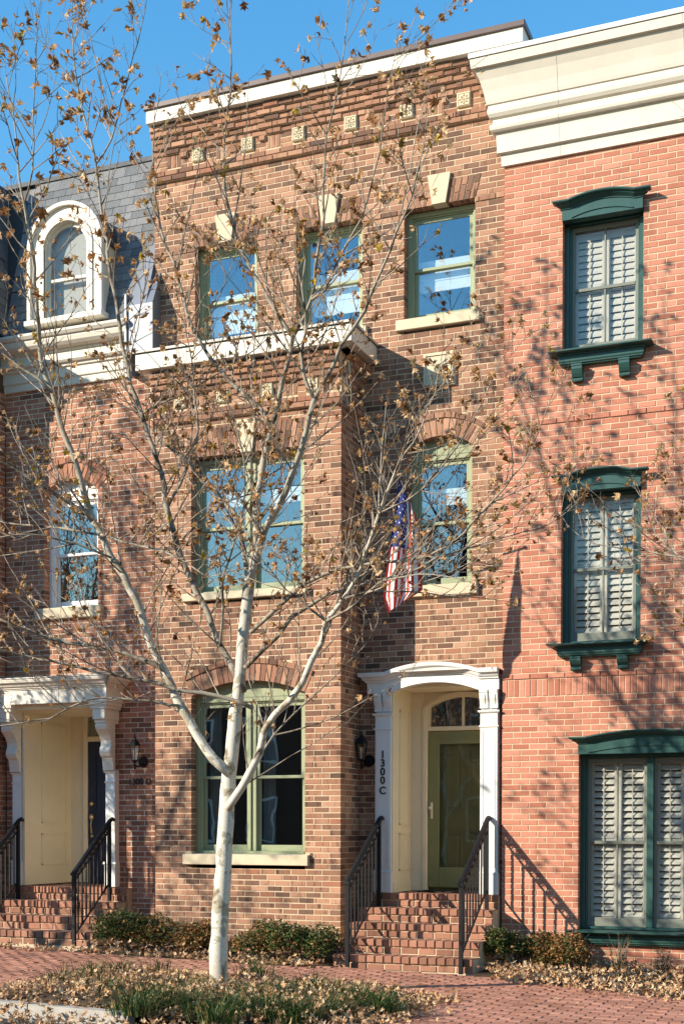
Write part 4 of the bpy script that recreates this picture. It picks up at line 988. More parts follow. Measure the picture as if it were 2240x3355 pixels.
# recess and door
pr2=MB(); pr2.box(-6.64,-6.603,-.09,1.03,.80,3.24); pr2.box(-5.30,-5.262,-.09,1.03,.80,3.24); pr2.box(-6.64,-5.262,-.30,1.03,3.15,3.209); pr2.box(-6.603,-6.384,1.03,1.06,.80,3.2); pr2.box(-5.36,-5.262,1.03,1.06,.80,3.2)
pr2=pr2.build('porch_lining',MAT['tan'],HD); pm=MB(); JX2=-6.603
for (za,zb) in ((1.06,1.50),(1.64,3.02)):
    ya,yb=.30,.90
    for (y0,y1,z0,z1) in ((ya,yb,za,za+.018),(ya,yb,zb-.018,zb),(ya,ya+.018,za,zb),(yb-.018,yb,za,zb)): pm.box(JX2,JX2+.012,y0,y1,z0,z1)
pm.build('side_panel_moulding',MAT['tan'],pr2)
cs=MB(); cs.bbox(-6.384,-6.318,1.0,1.08,.80,3.15); cs.bbox(-5.42,-5.36,1.0,1.08,.80,3.15); cs.bbox(-6.318,-5.42,1.0,1.08,2.80,2.87); cs.build('door_casing',MAT['tan'],HD)
MB().box(-6.318,-5.42,1.04,1.044,2.87,3.16).build('transom_pane',MAT['glass0'],HD)
d=MB(); d.box(-6.318,-5.42,1.03,1.07,.80,2.80)
for (xa,xb) in ((-6.20,-5.92),(-5.82,-5.54)):
    for (za,zb) in ((.98,1.5),(1.75,2.62)):
        d.strip([(xa,za),(xb,za),(xb,zb),(xa,zb),(xa,za)],[(xa+.02,za+.02),(xb-.02,za+.02),(xb-.02,zb-.02),(xa+.02,zb-.02),(xa+.02,za+.02)],1.018,1.03)
d=d.build('door',MAT['navy'],HD)
h=MB(); h.ball((-6.24,1.005,1.92),.034,10); h.ball((-6.24,1.0,1.73),.036,10,sz=1.3); h.tube([(-6.24,1.0,1.70),(-6.235,.97,1.62),(-6.24,1.0,1.50)],.011,8); h.ball((-6.24,1.01,1.46),.026,8); h.build('handle',MAT['brass'],d)
for i,ch in enumerate(('1300 D',)): put_text(ch,.112,(-4.872,-.006,2.180),HD)
steps('brick_steps',-6.93,-4.99,-.135,.79,4,.265,gz(-6.0)-.03,1.02,(-6.0,-.6,gz(-6.0)),'shaded red brick steps under the cream portico on the left')
railing(-5.20,-1.05,-.22,gz(-5.2),1.02,1.655,.62,'black iron railing on the right of the left-hand steps',-.12)
railing(-6.62,-1.05,-.22,gz(-6.6),1.02,1.655,.62,'black iron railing cut off by the left edge of the picture',-.12)

# ------------------------------------------------------------------ flag
fp=Vector((-.79,-.03,4.53)); ft=PT(1302,1545,-1.16)
fl=empty('flag',fp,'striped flag with starry blue canton hanging limp from a slanted black pole','flag')
MB().tube([fp,ft],[.013,.011],8).ball(ft,.022,8).build('pole',MAT['iron'],fl)
MB().box(fp.x-.03,fp.x+.03,-.03,.004,4.48,4.58).build('bracket',MAT['iron'],fl)
dirp=(ft-fp).normalized(); hoist=.88; tip=ft-dirp*.06
NS,NT=52,40; V=[];F=[];Mi=[]
L0=[PT(u,v,-1.10) for u,v in ((1305,1568),(1286,1680),(1272,1790),(1258,1890),(1250,1955),(1268,2010))]
R0=[PT(u,v,-.95) for u,v in ((1358,1680),(1376,1745),(1374,1800),(1376,1860),(1380,1932),(1336,1962))]
def poly(Ls,t):
    x=t*(len(Ls)-1); i=min(int(x),len(Ls)-2); return Ls[i].lerp(Ls[i+1],x-i)
def fpt(s,t):
    a=poly(L0,t); b=poly(R0,t); p=a.lerp(b,s); A=.028*(.35+.65*min(1,t*1.6+.15)); ph=s*13*1.05+.8*math.sin(t*3.0)
    p=p+Vector((.010*math.sin(ph*1.3+1),A*math.sin(ph),0)); return p
for j in range(NT+1):
    for i in range(NS+1): V.append(fpt(i/NS,j/NT))
for j in range(NT):
    for i in range(NS):
        s=(i+.5)/NS; t=(j+.5)/NT; F.append((j*(NS+1)+i,j*(NS+1)+i+1,(j+1)*(NS+1)+i+1,(j+1)*(NS+1)+i))
        Mi.append(2 if (s<7/13 and t<.40) else int(s*13)%2)
cl=MB(); cl.v=[tuple(p) for p in V]; cl.f=F; cl.m=Mi; cl.r=[0]*len(F)
FM=[simple('flag_red',(.56,.05,.032),.8,.08,20,.2,bmp=.1),simple('flag_white',(.78,.76,.76),.8,.04,20,.2,bmp=.1),simple('flag_blue',(.03,.04,.16),.8,.08,20,.2,bmp=.1)]
cloth=cl.build('cloth',FM,fl,smooth=True)
st=MB()
for rr in range(9):
    for cc in range(6 if rr%2==0 else 5):
        t=.40*(cc+(.5 if rr%2==0 else 1.0))/6; s=(7/13)*(rr+.5)/9
        c=fpt(s,t); ex=(fpt(s+.01,t)-c); ey=(fpt(s,t+.01)-c)
        ex.normalize(); ey.normalize(); nn=ex.cross(ey); nn=nn if nn.y<0 else -nn; c=c+nn*.003; P5=[]
        for k5 in range(10):
            a5=k5*math.pi/5; r5=.016 if k5%2==0 else .0065; P5.append(c+ex*(r5*math.sin(a5)*.7)+ey*(r5*math.cos(a5)))
        st.add(P5,[tuple(range(10))])
st.build('stars',FM[1],cloth)
# ------------------------------------------------------------------ street tree
def bark_mat(name, pale, mid, dark, thr, fade=False):
    m,n,bs,o=new_mat(name); tc=N(n,'ShaderNodeTexCoord')
    t=noise(n,tc.outputs['Object'],6.5,3,.55,.7); c=ramp(n,[(0,pale),(thr,pale),(thr+.02,mid),(thr+.09,mid),(thr+.11,dark),(1,dark)]).outputs[0]; n.links.new(t.outputs['Fac'],c.node.inputs[0])
    g=noise(n,tc.outputs['Object'],55,5,.7); gr=ramp(n,[(.3,(.78,.78,.78)),(.7,(1.12,1.12,1.12))]).outputs[0]; n.links.new(g.outputs['Fac'],gr.node.inputs[0])
    if fade:                                              # the bark is greyer on the young upper wood
        sp=N(n,'ShaderNodeSeparateXYZ'); n.links.new(tc.outputs['Object'],sp.inputs[0]); fr=ramp(n,[(.27,(0,0,0)),(.52,(1,1,1))]).outputs[0]; n.links.new(mathn(n,'DIVIDE',sp.outputs[2],10.0),fr.node.inputs[0]); c=mix(n,mathn(n,'MULTIPLY',fr,.8),c,(.26,.22,.165)); f2=ramp(n,[(.004,(1,1,1)),(.045,(0,0,0))]).outputs[0]; n.links.new(mathn(n,'DIVIDE',sp.outputs[2],10.0),f2.node.inputs[0]); nz=noise(n,tc.outputs['Object'],14,4,.6); c=mix(n,mathn(n,'MULTIPLY',f2,nz.outputs['Fac']),c,(.16,.12,.08))
    n.links.new(mix(n,1.0,c,gr,'MULTIPLY'),bs.inputs['Base Color']); bs.inputs['Roughness'].default_value=.8; bs.inputs['Specular IOR Level'].default_value=.2
    bump(n,bs,t.outputs['Fac'],.5,.01); return m
MAT['bark']=bark_mat('pale_bark',(.60,.55,.46),(.36,.32,.24),(.20,.155,.105),.545,True)
MAT['bark2']=bark_mat('limb_bark',(.29,.25,.195),(.19,.155,.115),(.085,.065,.048),.50)
MAT['twig']=bark_mat('twig_bark',(.33,.27,.21),(.22,.165,.12),(.11,.08,.055),.50)
def leaf_mat(name, stops, single, transl=.33):
    m,n,bs,o=new_mat(name); co,r=shifted(n,single)
    c=ramp(n,stops).outputs[0]; n.links.new(r,c.node.inputs[0])
    g=noise(n,co,30,3); gr=ramp(n,[(.3,(.65,.6,.55)),(.7,(1.25,1.22,1.2))]).outputs[0]; n.links.new(g.outputs['Fac'],gr.node.inputs[0]); c=mix(n,1.0,c,gr,'MULTIPLY')
    n.links.new(c,bs.inputs['Base Color']); bs.inputs['Roughness'].default_value=.65; bs.inputs['Specular IOR Level'].default_value=.25
    t=N(n,'ShaderNodeBsdfTranslucent'); n.links.new(c,t.inputs['Color']); x=N(n,'ShaderNodeMixShader'); x.inputs[0].default_value=transl
    n.links.new(bs.outputs[0],x.inputs[1]); n.links.new(t.outputs[0],x.inputs[2]); n.links.new(x.outputs[0],o.inputs[0]); return m
LS=[(0,(.15,.065,.025)),(.16,(.32,.15,.055)),(.36,(.48,.275,.12)),(.62,(.60,.39,.20)),(.90,(.68,.50,.30)),(.95,(.34,.22,.03)),(1,(.42,.30,.04))]
LT=[(0,(.24,.12,.06)),(.3,(.44,.26,.13)),(.6,(.58,.40,.23)),(.85,(.66,.50,.33)),(.93,(.36,.17,.10)),(1,(.56,.46,.33))]
MAT['leaf1']=leaf_mat('dry_leaf_single',LS,True); MAT['leafn']=leaf_mat('dry_leaf_joined',LS,False)
MAT['fallen1']=leaf_mat('fallen_leaf_single',LT,True,.12); MAT['fallenn']=leaf_mat('fallen_leaf_joined',LT,False,.12)
def leaf_geo(curl, seed):
    r=random.Random(seed); n=5; out=[(0,0,0)]; P=[]
    lob=[(-.30,.05,.55),(-.95,.10,1.0),(-.42,.42,.6),(-.72,.82,1.0),(-.24,.72,.6),(0,1.15,1.0),(.24,.72,.6),(.72,.82,1.0),(.42,.42,.6),(.95,.10,1.0),(.30,.05,.55)]
    for x,y,_ in lob:
        x+=r.uniform(-.10,.10); y+=r.uniform(-.10,.10); P.append((x*.5,y*.5))
    P=[(0,-.06)]+P
    def bend(x,y):
        a=x*curl*2.2; k=r.uniform(-.05,.05); b=y*curl*1.0
        X=math.sin(a)/(curl*2.2) if abs(curl)>.05 else x; Z=(1-math.cos(a))/(curl*2.2)+.10*math.sin(5*y+seed)*abs(curl)+k
        Y=math.sin(b)/max(curl,.05); Z+=(1-math.cos(b))/max(curl,.05)*.6; return (X,Y-.0,Z)
    V=[bend(0,.22)]+[bend(*p) for p in P]; k=len(P)
    return V,[(0,i+1,(i+1)%k+1) for i in range(k)]
LEAF=[leaf_geo(c,s) for s,c in enumerate((1.5,2.2,2.9,1.9,2.5,1.1))]
FLAT=[leaf_geo(c,s+20) for s,c in enumerate((.35,.7,1.0,1.5,.5,1.9))]
def leaf_mesh(g,mat):
    mb=MB(); mb.add(g[0],g[1]); return mb.mesh('leaf',mat)
def rot_of(rx,ry,rz,s,loc): return Matrix.Translation(loc)@Matrix.Rotation(rz,4,'Z')@Matrix.Rotation(ry,4,'Y')@Matrix.Rotation(rx,4,'X')@Matrix.Scale(s,4)

TY=-4.0
LIMBS=[ # points (photo pixels), start/end radius in pixels, y at start and end
([(714,3275),(716,3150),(721,3015),(735,2801),(743,2640),(752,2515),(758,2471),(771,2343),(784,2247),(788,2184),(793,2108),(807,2001),(814,1923),(822,1880)],[37,32,29,28,28,26,24,22,22,21,21,20,19,17],-4.0,-3.9),
([(822,1885),(832,1823),(839,1723),(841,1655),(850,1575),(866,1512),(882,1438),(890,1400)],(15,12),-3.9,-3.7),
([(890,1405),(850,1333),(760,1258),(671,1149),(623,1060),(614,1018),(571,861),(540,790),(514,679),(502,536),(505,400),(520,330)],(10,1.6),-3.7,-3.2),
([(890,1405),(907,1340),(929,1240),(950,1147),(959,1100)],(11,9),-3.7,-3.7),
([(959,1104),(921,1049),(850,927),(804,850),(784,805),(762,728),(742,659),(729,500),(736,428),(757,300),(757,214),(753,60),(755,-40)],(8.5,1.5),-3.7,-3.4),
([(959,1104),(998,1036),(1022,977),(1037,870),(1049,801),(1060,716),(1060,607),(1064,500),(1085,380),(1110,280),(1130,150),(1140,20)],(8,1.5),-3.7,-3.9),
([(1022,980),(1064,946),(1137,793),(1186,716),(1213,621),(1256,430),(1265,330),(1290,200)],(6,1.5),-3.74,-4.3),
([(818,1920),(857,1760),(898,1687),(936,1617),(962,1543),(981,1480),(1006,1416),(1015,1370),(1030,1307)],(15,11),-3.93,-4.3),
([(1030,1310),(991,1227),(985,1157),(1000,1080),(1003,1023),(990,940),(1000,850)],(8,3),-4.3,-4.5),
([(1030,1310),(1065,1250),(1093,1195),(1119,1132),(1157,1077),(1195,1020),(1250,880),(1300,760),(1350,640),(1380,500),(1400,380)],(9.5,1.6),-4.3,-4.7),
([(814,1910),(780,1712),(739,1655),(703,1607),(656,1550),(600,1500),(520,1440),(440,1330),(400,1230)],(13,2),-3.92,-3.3),
([(752,2535),(698,2487),(644,2407),(612,2350),(586,2302),(536,2193),(485,2084),(444,1967),(407,1887),(366,1826),(331,1750),(302,1705),(283,1641),(264,1568),(243,1504),(207,1411),(171,1283),(136,1176),(121,1019),(107,840),(100,786),(79,664),(64,571),(43,357),(20,250)],[21,20,19,18.5,18,17,16.5,16,15,14.5,14,13.5,13,12.5,12,11.5,10.5,9.5,8.5,7,6.5,5,4,2.5,1.6],-4.0,-4.9),
([(79,664),(107,557),(111,357),(120,200)],(4,1.5),-4.78,-4.9),
([(797,2268),(771,2209),(749,2161),(721,2116),(700,2059),(664,1980),(621,1894),(586,1794),(550,1680),(529,1554),(500,1469),(464,1354),(429,1261),(400,1126),(379,983),(357,876),(350,786),(332,679),(314,536),(286,421),(257,286),(239,143),(235,-20)],(15,1.6),-3.95,-3.3),
([(314,536),(364,457),(407,286),(440,180),(475,30)],(4,1.5),-3.4,-3.2),
([(721,2116),(729,2001),(725,1901),(750,1844),(786,1716),(793,1665),(805,1579),(790,1473),(770,1380)],(6,1.8),-3.93,-4.5),
([(464,1354),(560,1310),(640,1270),(800,1170),(900,1090)],(5,1.6),-3.6,-3.2),
([(550,1660),(610,1540),(650,1410),(640,1300),(630,1180),(600,1050)],(7,2),-3.72,-4.0),
([(745,2650),(764,2625),(793,2579),(818,2536),(852,2469),(868,2394),(902,2344),(952,2293),(994,2235),(1019,2168),(1052,2101),(1069,2034),(1119,1975),(1161,1908),(1213,1773),(1241,1680),(1299,1540),(1356,1447),(1406,1340),(1434,1240),(1450,1150)],[18,17,16.5,16,15.5,15,14.5,14,13,12.5,12,11,9,8,7,6,5,4,3,2,1.5],-4.0,-4.7),
([(1069,2036),(1170,1975),(1245,1908),(1330,1890),(1420,1880),(1520,1900)],(6,1.6),-4.35,-4.9),
([(1120,1962),(1200,1940),(1300,1935),(1450,1950),(1580,1960)],(5,1.6),-4.4,-4.1),
([(800,2565),(870,2450),(960,2340),(1060,2250),(1150,2160),(1220,2080),(1240,2000)],(5,1.5),-4.02,-3.3),
([(801,2190),(860,2134),(910,2084),(952,2026),(1002,1992),(1069,1950),(1136,1930),(1220,1905),(1330,1880),(1430,1830),(1520,1800),(1620,1770),(1740,1740),(1834,1694)],(10,1.5),-3.97,-3.4),
([(820,2072),(868,2026),(927,1975),(969,1933),(1000,1909),(1120,1862),(1263,1844),(1406,1816),(1480,1780),(1560,1700),(1650,1600),(1740,1480),(1790,1340)],(10,1.5),-3.96,-4.6),
([(1069,2036),(1010,1990),(940,1930),(860,1860),(790,1800),(740,1740)],(5,1.6),-4.35,-4.6),
([(1241,1682),(1330,1640),(1420,1560),(1500,1460),(1560,1350),(1640,1180)],(4,1.5),-4.55,-4.9),
([(829,2322),(784,2302),(723,2283),(660,2273),(580,2263),(536,2243),(435,2222),(318,2201),(209,2176),(84,2151),(0,2126),(-120,2090)],(9,4),-4.0,-4.8),
([(536,2196),(502,2180),(402,2143),(276,2113),(167,2093),(84,2059),(0,2026),(-100,1980)],(10,4),-4.2,-4.7),
([(586,2312),(393,2289),(276,2293),(167,2352),(60,2370),(-60,2385)],(6,2),-4.15,-4.8),
([(331,1752),(230,1735),(130,1727),(0,1710),(-100,1700)],(6,2),-4.4,-4.3),
([(302,1708),(277,1679),(203,1632),(140,1593),(60,1545),(0,1510),(-100,1450)],(9,4),-4.43,-5.0),
([(366,1828),(300,1800),(200,1770),(100,1750),(0,1760)],(5,2),-4.37,-4.9),
([(331,1752),(420,1780),(520,1800),(580,1830),(700,1900)],(6,2),-4.4,-4.8),
([(171,1285),(120,1240),(60,1200),(0,1150),(-60,1110)],(7,3),-4.6,-4.8),
([(586,1796),(640,1720),(760,1640),(900,1600),(1000,1590)],(5,1.5),-3.75,-3.2),
([(1052,2103),(1080,2050),(1110,1950),(1180,1830),(1240,1700),(1290,1560),(1330,1450),(1380,1330)],(5,1.5),-4.3,-4.0),
]
troot=PT(714,3240,TY)
tree=empty('sycamore_tree',(troot.x,TY,gz(troot.x)+.03),'young pale-barked street tree with dry brown leaves before the middle house','tree')
RT=random.Random(5); segs=[]; limb_objs=[]
for li,(px,rad,ya,yb) in enumerate(LIMBS):
    n=len(px); L=[0]
    for i in range(1,n): L.append(L[-1]+math.hypot(px[i][0]-px[i-1][0],px[i][1]-px[i-1][1]))
    pts=[];rr=[]
    for i,(u,v) in enumerate(px):
        f=L[i]/L[-1]; p=PT(u,v,ya+(yb-ya)*f); z=proj(p)[2]
        q=rad[i] if isinstance(rad,list) else rad[0]+(rad[1]-rad[0])*f
        pts.append(p); rr.append(q*z/FPX*(.95 if li==0 else .80))
    # subdivide with a little wander
    P2=[];R2=[]
    for i in range(n-1):
        m=max(1,int((pts[i+1]-pts[i]).length/.12))
        p0=pts[max(i-1,0)];p1=pts[i];p2=pts[i+1];p3=pts[min(i+2,n-1)]
        for k in range(m):
            t=k/m; q=.5*((2*p1)+(p2-p0)*t+(2*p0-5*p1+4*p2-p3)*t*t+(3*p1-p0-3*p2+p3)*t**3)
            w_=.010 if li else .004
            P2.append(q+Vector((RT.uniform(-w_,w_),RT.uniform(-w_,w_),RT.uniform(-w_,w_)))*(1 if (i or k) else 0)); R2.append((rr[i]+(rr[i+1]-rr[i])*t)*RT.uniform(.94,1.08))
    P2.append(pts[-1]);R2.append(rr[-1])
    if li==0: R2[0]*=1.25; R2[1]*=1.08
    mb=MB().tube(P2,R2,14 if li==0 else (10 if rr[0]>.03 else 7))
    mat=MAT['bark'] if (li in (0,1,7,11,18)) else MAT['bark2']
    limb_objs.append(mb.build('trunk' if li==0 else 'limb',mat,tree,smooth=True))
    if li>0: segs.append((P2,R2))
# twigs and leaves
tw=MB(); spots=[]
def grow(p,d,length,r,level):
    k=4 if level==1 else 3; pts=[p]; rs=[r]; q=p.copy(); dd=d.copy()
    for i in range(k):
        dd=(dd+Vector((RT.uniform(-.16,.16),RT.uniform(-.16,.16),RT.uniform(-.06,.20)))).normalized(); q=q+dd*(length/k); pts.append(q.copy()); rs.append(max(.0021,r*(1-.68*(i+1)/k)))
    tw.tube(pts,rs,4 if level>1 else 5,RT.random(),cap=False)
    if level<3:
        m=RT.randint(2,4) if level==1 else (RT.randint(0,2) if length>.16 else 0)
        for _ in range(m):
            t=RT.uniform(.25,.98); i=min(int(t*k),k-1); b=pts[i].lerp(pts[i+1],t*k-i); td=(pts[i+1]-pts[i]).normalized()
            s=Vector((RT.uniform(-1,1),RT.uniform(-1,1),RT.uniform(-.5,1))); s=(s-td*s.dot(td)).normalized(); a=RT.uniform(.5,1.0)
            grow(b,(td*math.cos(a)+s*math.sin(a)).normalized(),length*RT.uniform(.22,.5),r*.62,level+1)
    spots.append((pts[-1],dd,level)); 
    if RT.random()<.5: spots.append((pts[-2],dd,level))
for P2,R2 in segs:
    acc=RT.uniform(.05,.2); 
    for i in range(1,len(P2)):
        acc-=(P2[i]-P2[i-1]).length
        if acc<0:
            rr=R2[i]; acc=RT.uniform(.046,.10)*(1.8 if rr>.035 else 1.0)
            if rr>.05: continue
            td=(P2[i]-P2[i-1]).normalized(); s=Vector((RT.uniform(-1,1),RT.uniform(-.9,.9),RT.uniform(-.3,1))); s=(s-td*s.dot(td)).normalized(); a=RT.uniform(.55,1.05)
            grow(P2[i].copy(),(td*math.cos(a)+s*math.sin(a)+Vector((0,0,.12))).normalized(),RT.uniform(.28,.95)*(1.15 if rr>.015 else .8),min(.0080,rr*.6+.0015),1)
    grow(P2[-1].copy(),(P2[-1]-P2[-2]).normalized(),.3,.004,1)
for P2,R2 in segs:
    for _ in range(max(2,int(len(P2)*.11))):
        i=RT.randint(len(P2)//5,len(P2)-2); td=(P2[i+1]-P2[i]).normalized(); u_,v_,z_=proj(P2[i])
        s=Vector((RT.uniform(-1,1)-(.25 if u_<1100 else 0),RT.uniform(-.7,.7),RT.uniform(-.1,1))); s=(s-td*s.dot(td)).normalized(); a=RT.uniform(.45,.9)
        q=P2[i].copy(); dd=(td*math.cos(a)+s*math.sin(a)).normalized(); r0=min(.0095,R2[i]*.7+.001); L=RT.uniform(.8,1.7); pts=[q.copy()]; rs=[r0]
        for k in range(9):
            dd=(dd+Vector((RT.uniform(-.10,.10),RT.uniform(-.10,.10),RT.uniform(-.03,.12)))).normalized(); q=q+dd*(L/9); pts.append(q.copy()); rs.append(max(.0022,r0*(1-.75*(k+1)/9)))
            if k>0 and RT.random()<.75:
                s2=Vector((RT.uniform(-1,1),RT.uniform(-1,1),RT.uniform(-.4,1))); s2=(s2-dd*s2.dot(dd)).normalized(); grow(q.copy(),(dd*.75+s2*.65).normalized(),RT.uniform(.14,.45),rs[-1]*.7,2)
        tw.tube(pts,rs,5,RT.random(),cap=False); spots.append((pts[-1],dd,2))
twigs=tw.build('twigs',MAT['twig'],tree,kind='stuff')
LM=[leaf_mesh(g,MAT['leaf1']) for g in LEAF]; tl=MB(); cand=[]
for p,d,lv in spots:
    u,v,z=proj(p); dens=.52
    if v<700: dens=.45
    elif 1400<v<2050 and 1080<u<1500: dens=.34
    elif 1000<v<2050 and 450<u<1500: dens=.60
    elif v>2100: dens=.28
    while RT.random()<dens:
        dens*=.28; s=RT.uniform(.060,.120)*(1.3 if v<900 else 1.0)*(1.3 if RT.random()<.12 else 1.0)
        cand.append((s/z if (0<u<2240 and 0<v<3355) else 0,p+Vector((RT.uniform(-.015,.015),RT.uniform(-.015,.015),-.01)),(RT.uniform(-2.4,-.6),RT.uniform(-.9,.9),RT.uniform(0,6.28)),s,RT.randrange(len(LEAF)),RT.random()))
cand.sort(key=lambda c:-c[0])
for i,(k,p,e,s,g,r) in enumerate(cand):
    if i<300:
        o=bpy.data.objects.new('leaf',LM[g]); COL.objects.link(o); o.parent=tree; o.matrix_local=rot_of(*e,s,p-Vector(tree.location))
    else:
        M4=rot_of(*e,s,p); tl.add([M4@Vector(x) for x in LEAF[g][0]],LEAF[g][1],r)
foliage=tl.build('foliage',MAT['leafn'],tree,kind='stuff',smooth=False)
for i in range(24):
    p,d,lv=RT.choice(spots); MB().tube([p,p-Vector((0,0,.05))],.0012,4).ball(p-Vector((0,0,.062)),.013,8).build('seed_ball',MAT['twig'],tree)
def tree_copy(x,y,rz,sc,label):
    t=empty('sycamore_tree',(x,y,gz(x)-.02),label,'tree','other bare street trees'); t.rotation_euler=(0,0,rz); t.scale=(sc,sc,sc)
    for src in limb_objs+[twigs,foliage]:
        c=src.copy(); COL.objects.link(c); c.parent=t; c.location=-Vector(tree.location)
    return t
tree_copy(4.75,-4.3,2.75,.98,'neighbouring bare tree whose twigs reach in at the right edge')
tree_copy(-9.3,-4.2,1.1,1.0,'neighbouring bare tree outside the picture on the left')
tree_copy(-6.5,-17.2,.6,1.05,'bare tree across the street, seen only in window reflections')

# ------------------------------------------------------------------ shrubs, grass, weeds
def green_stops(g,b): return [(0,(.030,.050,.014)),(.35,(.055,.085,.022)),(g,(.090,.125,.038)),(min(.99,g+.02),(.30,.17,.06)),(1,(.22,.10,.035))]
for k,g in (('sh_green',.86),('sh_mixed',.52),('sh_brown',.30)): MAT[k]=leaf_mat(k,[(0,(.030,.050,.014)),(g*.5,(.058,.088,.022)),(g,(.100,.135,.040)),(g+.02,(.34,.20,.075)),(.9,(.24,.11,.035)),(1,(.42,.28,.12))],False,.2)
def shrub(x0,x1,yc,yd,h,mat,n,label):
    xc=(x0+x1)/2; zb=gz(xc)-.02; th=empty('shrub',(xc,yc,zb),label,'shrub','low foundation shrubs')
    rs=random.Random(int(xc*100)); w=(x1-x0)/2
    lobes=[(xc+rs.uniform(-.75,.75)*w,yc+rs.uniform(-.6,.6)*yd,zb+h*rs.uniform(.35,.66),rs.uniform(.30,.44)*min(w*1.3,h)) for _ in range(9)]
    mb=MB()
    for i in range(n):
        L=rs.choice(lobes); a=rs.uniform(0,6.283); ph=math.acos(rs.uniform(-.75,1)); rr=L[3]*(rs.random()**.28)*rs.uniform(.85,1.22)
        p=Vector((L[0]+rr*math.sin(ph)*math.cos(a)*1.25,L[1]+rr*math.sin(ph)*math.sin(a),L[2]+rr*math.cos(ph)*.95))
        if p.z<zb+.02 or p.y>-.06: continue
        s=rs.uniform(.011,.022); e=(rs.uniform(-1.2,1.2),rs.uniform(-1.2,1.2),rs.uniform(0,6.28)); M4=rot_of(*e,s,p)
        mb.add([M4@Vector(q) for q in ((-.15,-1,0),(.55,-.25,.18),(.35,.6,.2),(0,1.15,0),(-.45,.5,.2),(-.55,-.3,.18))],[(0,1,2,3),(0,3,4,5)],rs.random())
    mb.build('leaves',MAT[mat],th,kind='stuff')
    st=MB()
    for i in range(26):
        L=rs.choice(lobes); st.tube([(xc+rs.uniform(-.4,.4)*w,yc+rs.uniform(-.1,.1),zb),(L[0]+rs.uniform(-.1,.1),L[1],L[2]),(L[0]+rs.uniform(-.2,.2),L[1]+rs.uniform(-.15,.15),L[2]+L[3]*1.15)],[.006,.004,.0015],4)
    st.build('stems',MAT['twig'],th,kind='stuff')
shrub(-4.80,-4.10,-1.10,.30,.60,'sh_green',5200,'dark green shrub beside the left-hand railing')
shrub(-4.22,-3.55,-1.10,.30,.54,'sh_mixed',4600,'half-browned shrub under the bay, left of the tree trunk')
shrub(-3.68,-3.02,-1.12,.30,.48,'sh_brown',4000,'mostly brown low shrub just left of the tree trunk')
shrub(-2.95,-2.28,-1.12,.30,.50,'sh_mixed',4600,'rounded shrub just right of the tree trunk')
shrub(-2.42,-1.72,-1.12,.30,.54,'sh_green',5200,'bright green shrub between tree trunk and middle steps')
shrub(.06,.56,-.58,.26,.62,'sh_green',4200,'green shrub right of the middle steps')
shrub(.46,1.10,-.56,.28,.52,'sh_brown',4800,'brownish shrub below the corner of the green sill')
MAT['blade']=leaf_mat('grass_blade',[(0,(.015,.040,.010)),(.5,(.030,.072,.016)),(.85,(.060,.110,.026)),(.93,(.25,.22,.08)),(1,(.36,.28,.12))],False,.2)
def tuft(u,v,n,label,size=1.0,loc=None,lean=0):
    if loc is None:
        q=ray(u,v); zt=.06; t=((gz(0)+zt)-CAM.z)/q.z; p=CAM+q*t; p=Vector((p.x,p.y,gz(p.x)+zt))
    else: p=Vector(loc)
    th=empty('grass_tuft',p,label,'grass','lilyturf tufts in the planting bed'); rs=random.Random(int(u*7+v)); mb=MB()
    for i in range(n):
        a=rs.uniform(0,6.283); r0=rs.uniform(0,.14)*size; b=p+Vector((math.cos(a)*r0*1.5,math.sin(a)*r0,-.04)); L=rs.uniform(.16,.32)*size; sp=rs.uniform(.5,1.25)
        dr=Vector((math.cos(a+rs.uniform(-.6,.6)),math.sin(a+rs.uniform(-.6,.6)),0)); wv=Vector((-dr.y,dr.x,0))*rs.uniform(.0038,.0066)
        pts=[b+dr*(L*sp*t*t*.95)+Vector((0,0,L*(1.15*t-.75*sp*t*t))) for t in (0,.33,.66,1)]
        V=[]
        for j,q in enumerate(pts): ww=wv*(1-.3*j if j<3 else .05); V+=[q-ww,q+ww]
        mb.add(V,[(0,1,3,2),(2,3,5,4),(4,5,7,6)],rs.random())
    mb.build('blades',MAT['blade'],th,kind='stuff')
TL=[(205,3240,130,'dark grass tuft at the left end of the leafy planting bed'),(300,3218,120,'grass tuft behind the left end of the planting bed'),(395,3205,90,'sparse grass tuft at the back of the bed, left'),(340,3270,110,'small grass tuft among leaves behind the kerb joint'),
(470,3295,170,'grass tuft at the right end of the visible kerb'),(560,3305,170,'grass tuft left of the trunk at the bed front'),(640,3312,160,'grass tuft in front of the tree trunk'),(800,3280,130,'grass tuft just right of the trunk base'),(835,3205,110,'grass tuft behind the trunk on its right'),
(870,3325,190,'dark grass tuft at the bottom, right of the trunk'),(960,3335,170,'grass tuft at the bottom edge right of centre'),(1010,3240,80,'thin grass tuft amid leaves right of the trunk'),(1180,3290,190,'grass tuft near the right end of the bed'),(1240,3305,180,'rightmost grass tuft of the planting bed'),(700,3340,120,'grass tuft cut by the bottom edge below the trunk'),(1095,3265,90,'low grass tuft left of the rightmost tufts'),(520,3200,70,'wispy grass tuft at the back edge of the bed')]
TL+=[(430,3322,170,'dark grass tuft over the kerb end at the bottom'),(760,3318,180,'grass tuft below the trunk base at the bed front'),(1060,3318,170,'grass tuft at the bottom between the dark tufts right of the trunk'),(600,3262,110,'grass tuft amid leaves left of the trunk base'),(930,3275,120,'grass tuft in the middle of the bed right of the trunk')]
for u,v,n,lab in TL: tuft(u,v,int(n*1.2),lab,1.2)
